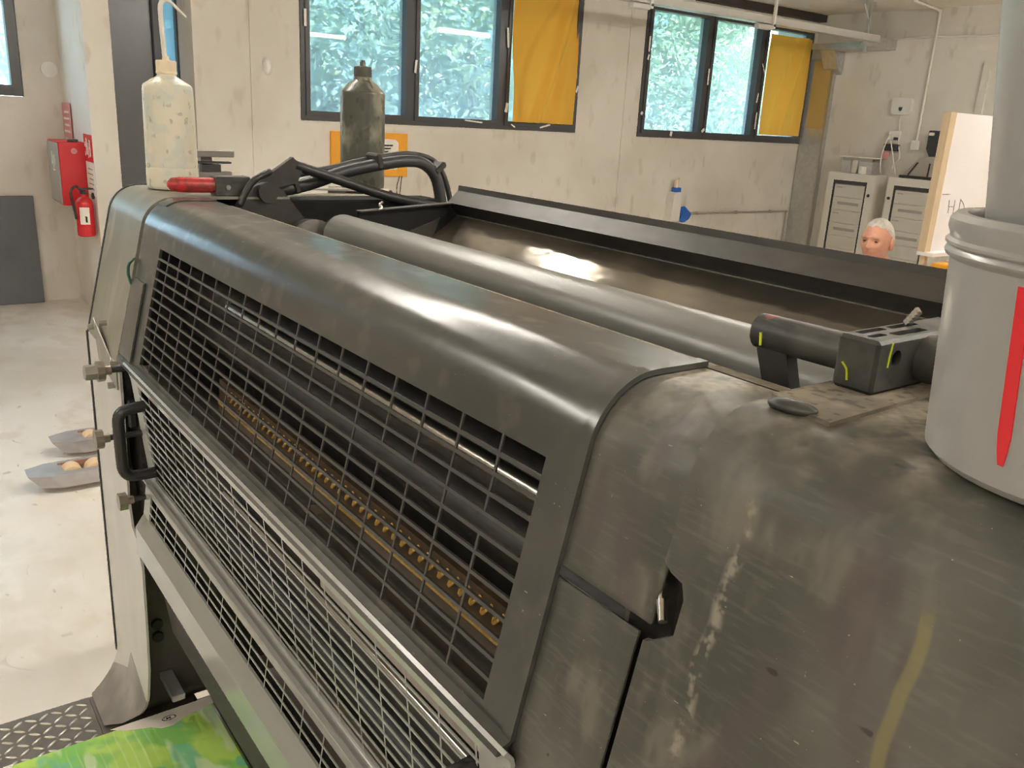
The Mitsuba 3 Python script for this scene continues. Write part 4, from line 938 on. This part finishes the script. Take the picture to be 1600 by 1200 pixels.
# lamp trunking with hangers in front of the second window
TK = thing('lamp_trunking', 'long pale metal trunking hung from the ceiling in front of the second window', 'trunking')
put(TK + '__channel', bx(4.9, 8.42, 5.37, 5.43, 2.475, 2.535, 0.003), M_LGREY, False)
put(TK + '__lower_flange', bx(4.9, 8.42, 5.352, 5.448, 2.466, 2.475), M_GALV, False)
for xx in (5.20, 6.72):
    h = put(TK + '__hanger', bx(xx - 0.014, xx + 0.014, 5.345, 5.365, 2.43, CZ - 0.001), M_WHITE, False)
    put(h + '__bolt', cyl((xx, 5.345, 2.455), (xx, 5.335, 2.455), 0.010, n=10), M_SMOKE)
    put(TK + '__junction_box', bx(xx - 0.20, xx - 0.016, 5.345, 5.41, 2.418, 2.455, 0.004), M_LGREY, False)
TKb = put(TK + '__end_bracket', cat(bx(8.225, 8.255, 5.40, 5.43, 2.36, CZ - 0.001), bx(8.11, 8.30, 5.40, 5.43, 2.80, CZ - 0.001)), M_GALV, False)
put(TKb + '__strut', tube([(8.12, 5.415, 2.805), (8.235, 5.415, 2.66)], 0.010, 6, curve=False), M_GALV, False)
CT = thing('cable_tray', 'galvanised cable tray joining the trunking to the corner column', 'cable tray')
put(CT + '__tray', cat(bx(8.30, 8.935, 5.50, 5.505, 2.44, 2.54), bx(8.60, 8.935, 5.50, 6.30, 2.44, 2.445), bx(8.60, 8.605, 5.505, 6.30, 2.44, 2.50)), M_GALV, False)
put(CT + '__elbow', prism_y(Polygon([(8.72, 2.47), (8.93, 2.50), (8.93, 2.20), (8.84, 2.26)]), 6.10, 6.28), M_GALV, False)
CL = thing('galvanised_column', 'galvanised steel column in the corner right of the second window', 'column')
put(CL + '__post', bx(8.872, 8.938, 6.17, 6.48, 0.0, 2.36, 0.004), M_GALV, False)
put(CL + '__edge_strip', bx(8.862, 8.872, 6.165, 6.185, 0.0, 2.30), M_STEELR, False)
YS = solo('yellow_sheet', bx(8.868, 8.8715, 6.20, 6.42, 1.62, 2.34), 'm_yellow_reflection', 'added yellow sheet standing in for a reflection on the corner column beside the second window', 'sheet', False)  # added sheet, its colour paints the yellow reflection on the column

# right wall: conduit, white box, sockets, cables, door
def rw(y, z, d=0.0): return (XR - d, y, z)
C2 = thing('wall_conduit', 'cream conduit dropping down the right wall to a socket', 'conduit')
put(C2 + '__pipe', tube([(8.25, 4.98, 2.815), (8.6, 5.04, 2.812), (8.88, 5.07, 2.80), (8.918, 5.075, 2.74), (8.92, 5.075, 2.2), (8.92, 5.075, 1.55)], 0.013, 10), M_WHITE, True)
put(C2 + '__socket', bx(8.89, 8.9395, 5.03, 5.12, 1.45, 1.55, 0.006), M_WHITE, False)
HCn = thing('thin_cable', 'thin cream cable running level along the right wall', 'cable')
put(HCn + '__run', tube([(8.93, 5.62, 2.545), (8.93, 5.3, 2.56), (8.93, 4.9, 2.555), (8.93, 4.0, 2.55)], 0.010, 6), M_WHITE, True)
RT = thing('white_wall_box', 'white rounded box with a small dark badge on the right wall', 'wall box')
rb = prism_x(sbox(5.235, 1.84, 5.365, 1.93).buffer(0.04), 8.885, 8.9395)
put(RT + '__case', rb, M_WHITE, 30)
put(RT + '__badge', prism_x(Polygon([(5.28, 1.875), (5.32, 1.875), (5.32, 1.85), (5.30, 1.83), (5.28, 1.85)]), 8.882, 8.8855), M_SMOKE, False)
put(RT + '__sticker', bx(8.882, 8.8855, 5.275, 5.325, 1.895, 1.908), M_PAPER, False)
put(RT + '__cable', tube([(8.92, 5.30, 1.815), (8.925, 5.305, 1.72), (8.925, 5.29, 1.62), (8.92, 5.27, 1.50), (8.90, 5.22, 1.36), (8.89, 5.28, 1.27), (8.85, 5.2, 1.19)], 0.008, 6), M_WHITE, True)
PS = thing('power_sockets', 'white wall sockets with plugs and cables below the white box', 'socket')
put(PS + '__plate', bx(8.91, 8.9395, 5.27, 5.40, 1.50, 1.64, 0.006), M_WHITE, False)
put(PS + '__plug', bx(8.87, 8.91, 5.28, 5.31, 1.54, 1.57), M_BLACK, False)
put(PS + '__plug', bx(8.87, 8.91, 5.35, 5.37, 1.54, 1.60), M_WHITE, False)
put(PS + '__adapter', bx(8.87, 8.9395, 5.26, 5.41, 1.43, 1.498, 0.004), M_BLACK, False)
put(PS + '__tag', bx(8.868, 8.8705, 5.33, 5.40, 1.345, 1.415), M_PINK, False)
put(PS + '__cable', tube([(8.87, 5.36, 1.60), (8.86, 5.395, 1.45), (8.85, 5.40, 1.32), (8.84, 5.37, 1.19)], 0.007, 6), M_WHITE, True)
put(PS + '__cable', tube([(8.87, 5.345, 1.555), (8.86, 5.30, 1.45), (8.85, 5.25, 1.32), (8.84, 5.2, 1.2)], 0.007, 6), M_WHITE, True)
D2 = {'kind': 'structure'}
labels['door_2'] = D2
put('door_2__leaf', bx(8.92, 8.9395, 3.62, 4.46, 0.005, 2.24), M_CAB, False)
put('door_2__frame', prism_x(sbox(3.54, 0, 4.53, 2.31).difference(sbox(3.62, 0, 4.46, 2.24)), 8.905, 8.9395), M_CAB, False)
# electrical cabinets
def cabinet(y0, y1, label, lock_y):
    k = thing('electrical_cabinet', label, 'cabinet', None)
    put(k + '__body', bx(8.70, 8.9395, y0, y1, 0.06, 1.172, 0.004), M_CAB, False)
    dr_ = put(k + '__door', prism_x(sbox(y0, 0.08, y1, 1.168).difference(sbox(y0 + 0.075, 0.18, y1 - 0.075, 1.09)), 8.685, 8.70), M_CAB, False)
    put(dr_ + '__gasket', prism_x(sbox(y0 + 0.075, 0.18, y1 - 0.075, 1.09).difference(sbox(y0 + 0.092, 0.20, y1 - 0.092, 1.05)), 8.687, 8.6995), M_CABD, False)
    for i in range(6):
        z1 = 1.045 - i * 0.14
        put(k + '__cover_strip', bx(8.692, 8.6998, y0 + 0.094, y1 - 0.094, z1 - 0.134, z1, 0.003), M_CABP, False)
        if i % 2 == 1: put(k + '__breaker_row', bx(8.690, 8.6925, y0 + 0.14, y1 - 0.16, z1 - 0.075, z1 - 0.045), M_GREYL, False)
        elif i < 3: put(k + '__label_strip', bx(8.6905, 8.6925, y1 - 0.19, y1 - 0.12, z1 - 0.036, z1 - 0.026), M_GREYL, False)
    put(dr_ + '__lock', cyl((8.684, lock_y, 0.955), (8.675, lock_y, 0.955), 0.016, n=16), M_SMOKE)
    put(k + '__plinth', bx(8.72, 8.9395, y0 + 0.02, y1 - 0.02, 0, 0.06), M_CABD, False)
cabinet(5.335, 5.895, 'left grey electrical cabinet with rows of breaker covers', 5.372)
cabinet(4.605, 5.172, 'right grey electrical cabinet half hidden by the wooden board', 5.135)
TN = thing('clear_box', 'clear plastic box with bright tins on the left electrical cabinet', 'box')
put(TN + '__box', bx(8.74, 8.90, 5.42, 5.80, 1.173, 1.30), M_GALV, False)
put(TN + '__lid', bx(8.73, 8.91, 5.415, 5.83, 1.335, 1.347), M_WHITE, False)
put(TN + '__side', bx(8.74, 8.76, 5.44, 5.79, 1.30, 1.335), M_GREYL, False)
put(TN + '__tin', cyl((8.735, 5.62, 1.174), (8.735, 5.62, 1.31), 0.045, n=20), M_STEEL)
put(TN + '__tin', cyl((8.735, 5.52, 1.174), (8.735, 5.52, 1.25), 0.04, n=20), M_WHITE)
GC = thing('grey_cover', 'grey tapered cover with two black straps on the right electrical cabinet', 'cover')
gpoly = Polygon([(5.06, 1.20), (4.70, 1.20), (4.72, 1.33), (4.80, 1.40), (4.92, 1.37)])
put(GC + '__shell', prism_x(gpoly, 8.74, 8.90), M_GREYL, False)
for (ya, yb) in ((5.0, 4.915), (4.79, 4.785)):
    put(GC + '__strap', tube([(8.736, ya, 1.205), (8.736, yb, 1.335)], 0.008, 6, curve=False), M_BLACK, False)
put(GC + '__base', bx(8.71, 8.91, 4.66, 5.08, 1.173, 1.20), M_BLACK, False)
KB = thing('black_wall_box', 'black box with a cut corner and a white label on the right wall', 'wall box')
put(KB + '__case', prism_x(Polygon([(4.925, 1.655), (4.78, 1.655), (4.78, 1.33), (4.84, 1.33), (4.925, 1.47)]), 8.86, 8.9395), M_SMOKE, False)
put(KB + '__label', bx(8.857, 8.8605, 4.865, 4.92, 1.605, 1.635), M_PAPER, False)
# drawing board on a stand with pencil marks, orange crate below
WBd = thing('drawing_board', 'tall white board with a wooden edge and pencilled letters HD', 'board')
by = 3.20
put(WBd + '__panel', bx(6.06, 7.20, by, by + 0.045, 0.80, 1.745), M_BOARD, False)
put(WBd + '__wood_edge', bx(5.985, 6.06, by - 0.004, by + 0.05, 0.80, 1.747), M_WOOD, False)
put(WBd + '__ledge', bx(5.98, 7.20, by - 0.07, by + 0.05, 0.775, 0.80), M_BOARD, False)
for xx in (6.02, 7.12):
    put(WBd + '__leg', bx(xx, xx + 0.04, by + 0.005, by + 0.04, 0, 0.775), M_WOOD, False)
def stroke(*pts): return tube([(x, by - 0.001, z) for x, z in pts], 0.0035, 5, curve=False)
hd = cat(stroke((6.19, 1.16), (6.205, 1.07)), stroke((6.27, 1.16), (6.275, 1.065)), stroke((6.195, 1.115), (6.275, 1.112)), stroke((6.345, 1.165), (6.35, 1.06)), stroke((6.345, 1.165), (6.40, 1.13), (6.425, 1.10), (6.42, 1.075), (6.35, 1.06)), stroke((6.08, 1.20), (6.18, 1.20)))
put(WBd + '__lettering', hd, M_PENCIL, False)
solo('orange_crate', bx(5.95, 6.10, by - 0.25, by - 0.08, 0.55, 0.74, 0.01), M_ORANGE, 'small orange crate under the ledge of the white board', 'crate', False)
solo('brown_carton', bx(6.18, 6.55, by - 0.25, by - 0.05, 0.5, 0.74, 0.004), M_WOOD, 'brown carton right of the orange crate under the white board', 'carton', False)
TBL = thing('work_table', 'wooden work table under the white board', 'table')
put(TBL + '__top', bx(5.6, 7.1, by - 0.5, by - 0.03, 0.46, 0.50), M_WOOD, False)
for xx in (5.63, 7.03):
    for yy in (by - 0.48, by - 0.1):
        put(TBL + '__leg', bx(xx, xx + 0.05, yy, yy + 0.05, 0, 0.46), M_WOOD, False)

# ------------------------------------------------------------------ the seated man behind the press
PE = thing('person', 'grey haired man seated low behind the press, only the upper face showing', 'person')
HX, HY, HZ = 4.47, 2.665, 1.010
def local(v):                       # x forward, y left, z up -> world; looks along -x, a little towards the camera
    a = math.pi + 0.12; c, s = math.cos(a), math.sin(a)
    v = np.asarray(v, float)
    return np.stack([HX + c * v[..., 0] - s * v[..., 1], HY + s * v[..., 0] + c * v[..., 1], HZ + v[..., 2]], -1)
hd = trimesh.creation.icosphere(5)
v = hd.vertices.copy()
v = v * np.where(v[:, :1] > 0, [[0.098, 0.077, 0.118]], [[0.100, 0.080, 0.118]])
jaw = np.clip(-v[:, 2] / 0.118, 0, 1)
v[:, 1] *= 1 - 0.28 * jaw ** 1.5; v[:, 0] *= 1 - 0.12 * jaw ** 2 * (v[:, 0] < 0)
v[:, 0] += 0.012 * jaw * (v[:, 0] > 0)
def g(cx, cy, cz, sx, sy, sz): return np.exp(-((v[:, 0] - cx) / sx) ** 2 - ((v[:, 1] - cy) / sy) ** 2 - ((v[:, 2] - cz) / sz) ** 2)
d = 0.018 * g(0.1, 0, -0.030, 0.05, 0.014, 0.013) + 0.014 * g(0.1, 0, -0.010, 0.05, 0.010, 0.020) + 0.007 * g(0.09, 0, 0.028, 0.05, 0.05, 0.012)
for s in (-1, 1):
    d -= 0.013 * g(0.09, s * 0.032, 0.002, 0.05, 0.018, 0.011)
    d += 0.005 * g(0.08, s * 0.042, -0.030, 0.05, 0.02, 0.02)
d -= 0.004 * g(0.1, 0, -0.063, 0.05, 0.026, 0.004)
d += 0.006 * g(0.1, 0, -0.057, 0.05, 0.022, 0.005) + 0.005 * g(0.1, 0, -0.070, 0.05, 0.02, 0.005)
v[:, 0] += d
hd.vertices = v
ears = []
for s in (-1, 1):
    e = trimesh.creation.icosphere(3); e.vertices = e.vertices * (0.020, 0.010, 0.034); e.vertices[:, 1] += 0.004 * (e.vertices[:, 0] < 0)
    e.apply_transform(trimesh.transformations.rotation_matrix(s * 0.35, (0, 0, 1))); e.apply_translation((-0.010, s * 0.079, -0.012)); ears.append(e)
def bone(a, b, ra, rb):
    s1 = m3.Manifold.sphere(ra, 24).translate(list(map(float, a))); s2 = m3.Manifold.sphere(rb, 24).translate(list(map(float, b)))
    return m3.Manifold.batch_hull([s1, s2])
J = dict(neck=(4.50, 2.665, 0.90), chest=(4.58, 2.665, 0.76), waist=(4.68, 2.665, 0.56), hip=(4.72, 2.665, 0.47))
bones = [bone((4.475, 2.665, 0.955), J['neck'], 0.052, 0.055), bone(J['neck'], J['chest'], 0.058, 0.12), bone(J['chest'], J['waist'], 0.125, 0.125), bone(J['waist'], J['hip'], 0.125, 0.13)]
cloth, trou = [bone((4.515, 2.665, 0.875), J['chest'], 0.066, 0.13), bone(J['chest'], J['waist'], 0.135, 0.137), bone(J['waist'], J['hip'], 0.137, 0.14)], [bone((4.70, 2.665, 0.52), J['hip'], 0.143, 0.146)]
shoes = []
for s in (-1, 1):
    sh, el, wr = (4.56, 2.665 + s * 0.19, 0.80), (4.42, 2.665 + s * 0.26, 0.58), (4.22, 2.665 + s * 0.16, 0.545)
    bones += [bone(J['chest'], sh, 0.09, 0.058), bone(sh, el, 0.052, 0.041), bone(el, wr, 0.040, 0.029)]
    cloth += [bone(J['chest'], sh, 0.10, 0.068), bone(sh, el, 0.060, 0.050), bone(el, (4.26, 2.665 + s * 0.18, 0.552), 0.050, 0.040)]
    palm = (4.15, 2.665 + s * 0.14, 0.540)
    bones.append(bone(wr, palm, 0.027, 0.024))
    for q in range(4):
        o = (q - 1.5) * 0.019; L = (0.036, 0.042, 0.039, 0.030)[q]
        b0 = (palm[0] - 0.010, palm[1] + o, palm[2] + 0.004); b1 = (b0[0] - L, b0[1] + o * 0.1, b0[2] - 0.004); b2 = (b1[0] - L * 0.75, b1[1], b1[2] - 0.024)
        bones += [bone(b0, b1, 0.0095, 0.0085), bone(b1, b2, 0.0085, 0.007)]
    t0 = (palm[0] + 0.03, palm[1] - s * 0.022, palm[2]); t1 = (t0[0] - 0.025, t0[1] - s * 0.026, t0[2] - 0.006); t2 = (t1[0] - 0.028, t1[1] - s * 0.006, t1[2] - 0.010)
    bones += [bone(t0, t1, 0.012, 0.010), bone(t1, t2, 0.010, 0.008)]
    hp_, kn, an = (4.70, 2.665 + s * 0.09, 0.46), (4.32, 2.665 + s * 0.17, 0.47), (4.38, 2.665 + s * 0.16, 0.10)
    bones += [bone(hp_, kn, 0.085, 0.058), bone(kn, an, 0.056, 0.038)]
    trou += [bone(hp_, kn, 0.097, 0.070), bone(kn, (4.38, 2.665 + s * 0.16, 0.13), 0.068, 0.055)]
    shoes.append(m3.Manifold.batch_hull([m3.Manifold.sphere(r_, 20).scale([1, 1, zz]).translate([x_, 2.665 + s * 0.16, h_]) for x_, r_, zz, h_ in ((4.42, 0.042, 1.0, 0.043), (4.24, 0.045, 0.55, 0.026), (4.19, 0.034, 0.6, 0.021), (4.38, 0.040, 1, 0.08))]))
head_w = man(trimesh.Trimesh(local(hd.vertices), hd.faces, process=False))
for e in ears: head_w = head_w + man(trimesh.Trimesh(local(e.vertices), e.faces, process=False))
def smoothed(parts, L=0.02, it=10):
    m = parts[0]
    for b in parts[1:]: m = m + b
    q = unman(m.refine_to_length(L)); q.merge_vertices(); trimesh.smoothing.filter_taubin(q, iterations=it)
    return q
limbs = smoothed(bones, 0.012, 6)
put(PE + '__body', unman(man(limbs) + head_w), M_SKIN, True)
put(PE + '__shirt', smoothed(cloth), M_SHIRT, True)
put(PE + '__trousers', smoothed(trou), M_TROUS, True)
for s in shoes: put(PE + '__shoe', unman(s), M_BLACK, 40)
hv = trimesh.creation.icosphere(5); q = hv.vertices.copy()
line = 0.074 - 0.95 * np.clip(-q[:, 0] + 0.42, 0, 1) * 0.118 + 0.004 * np.sin(9 * q[:, 1])
z = q[:, 2] * 0.118
lift = np.clip((z - line) / 0.02 + (q[:, 0] < -0.15) * np.clip((z + 0.06) / 0.03, -1, 1) * 1.2, -1, 1)
bald = np.exp(-((q[:, 0] - 0.42) / 0.30) ** 2 - (q[:, 1] / 0.32) ** 2)
rad = 1 + 0.075 * lift - 0.025 + 0.03 * meshkit.fbm(q * 7, 3, 2)
hv.vertices = local(q * [[0.099, 0.079, 0.118]] * rad[:, None] + [[-0.003, 0, 0]])
put(PE + '__hair', hv, M_HAIR, True, label='short grey white hair')
for s in (-1, 1):
    b = trimesh.creation.icosphere(2); b.vertices = local(b.vertices * (0.005, 0.009, 0.0035) + (0.0835, s * 0.033, 0.002)); put(PE + '__eye', b, M_BLACK, True)
    b = trimesh.creation.icosphere(2); b.vertices = local(b.vertices * (0.004, 0.017, 0.0032) + (0.0935, s * 0.034, 0.0205)); put(PE + '__eyebrow', b, M_BROW, True)
STL = thing('stool', 'low round stool under the seated man', 'stool')
put(STL + '__seat', cyl((4.73, 2.665, 0.29), (4.73, 2.665, 0.322), 0.17, n=32), M_BLACK)
for a in range(4):
    put(STL + '__leg', cyl((4.73 + 0.12 * math.cos(a * 1.571 + 0.78), 2.665 + 0.12 * math.sin(a * 1.571 + 0.78), 0.29), (4.73 + 0.17 * math.cos(a * 1.571 + 0.78), 2.665 + 0.17 * math.sin(a * 1.571 + 0.78), 0), 0.013, n=10), M_STEELR)
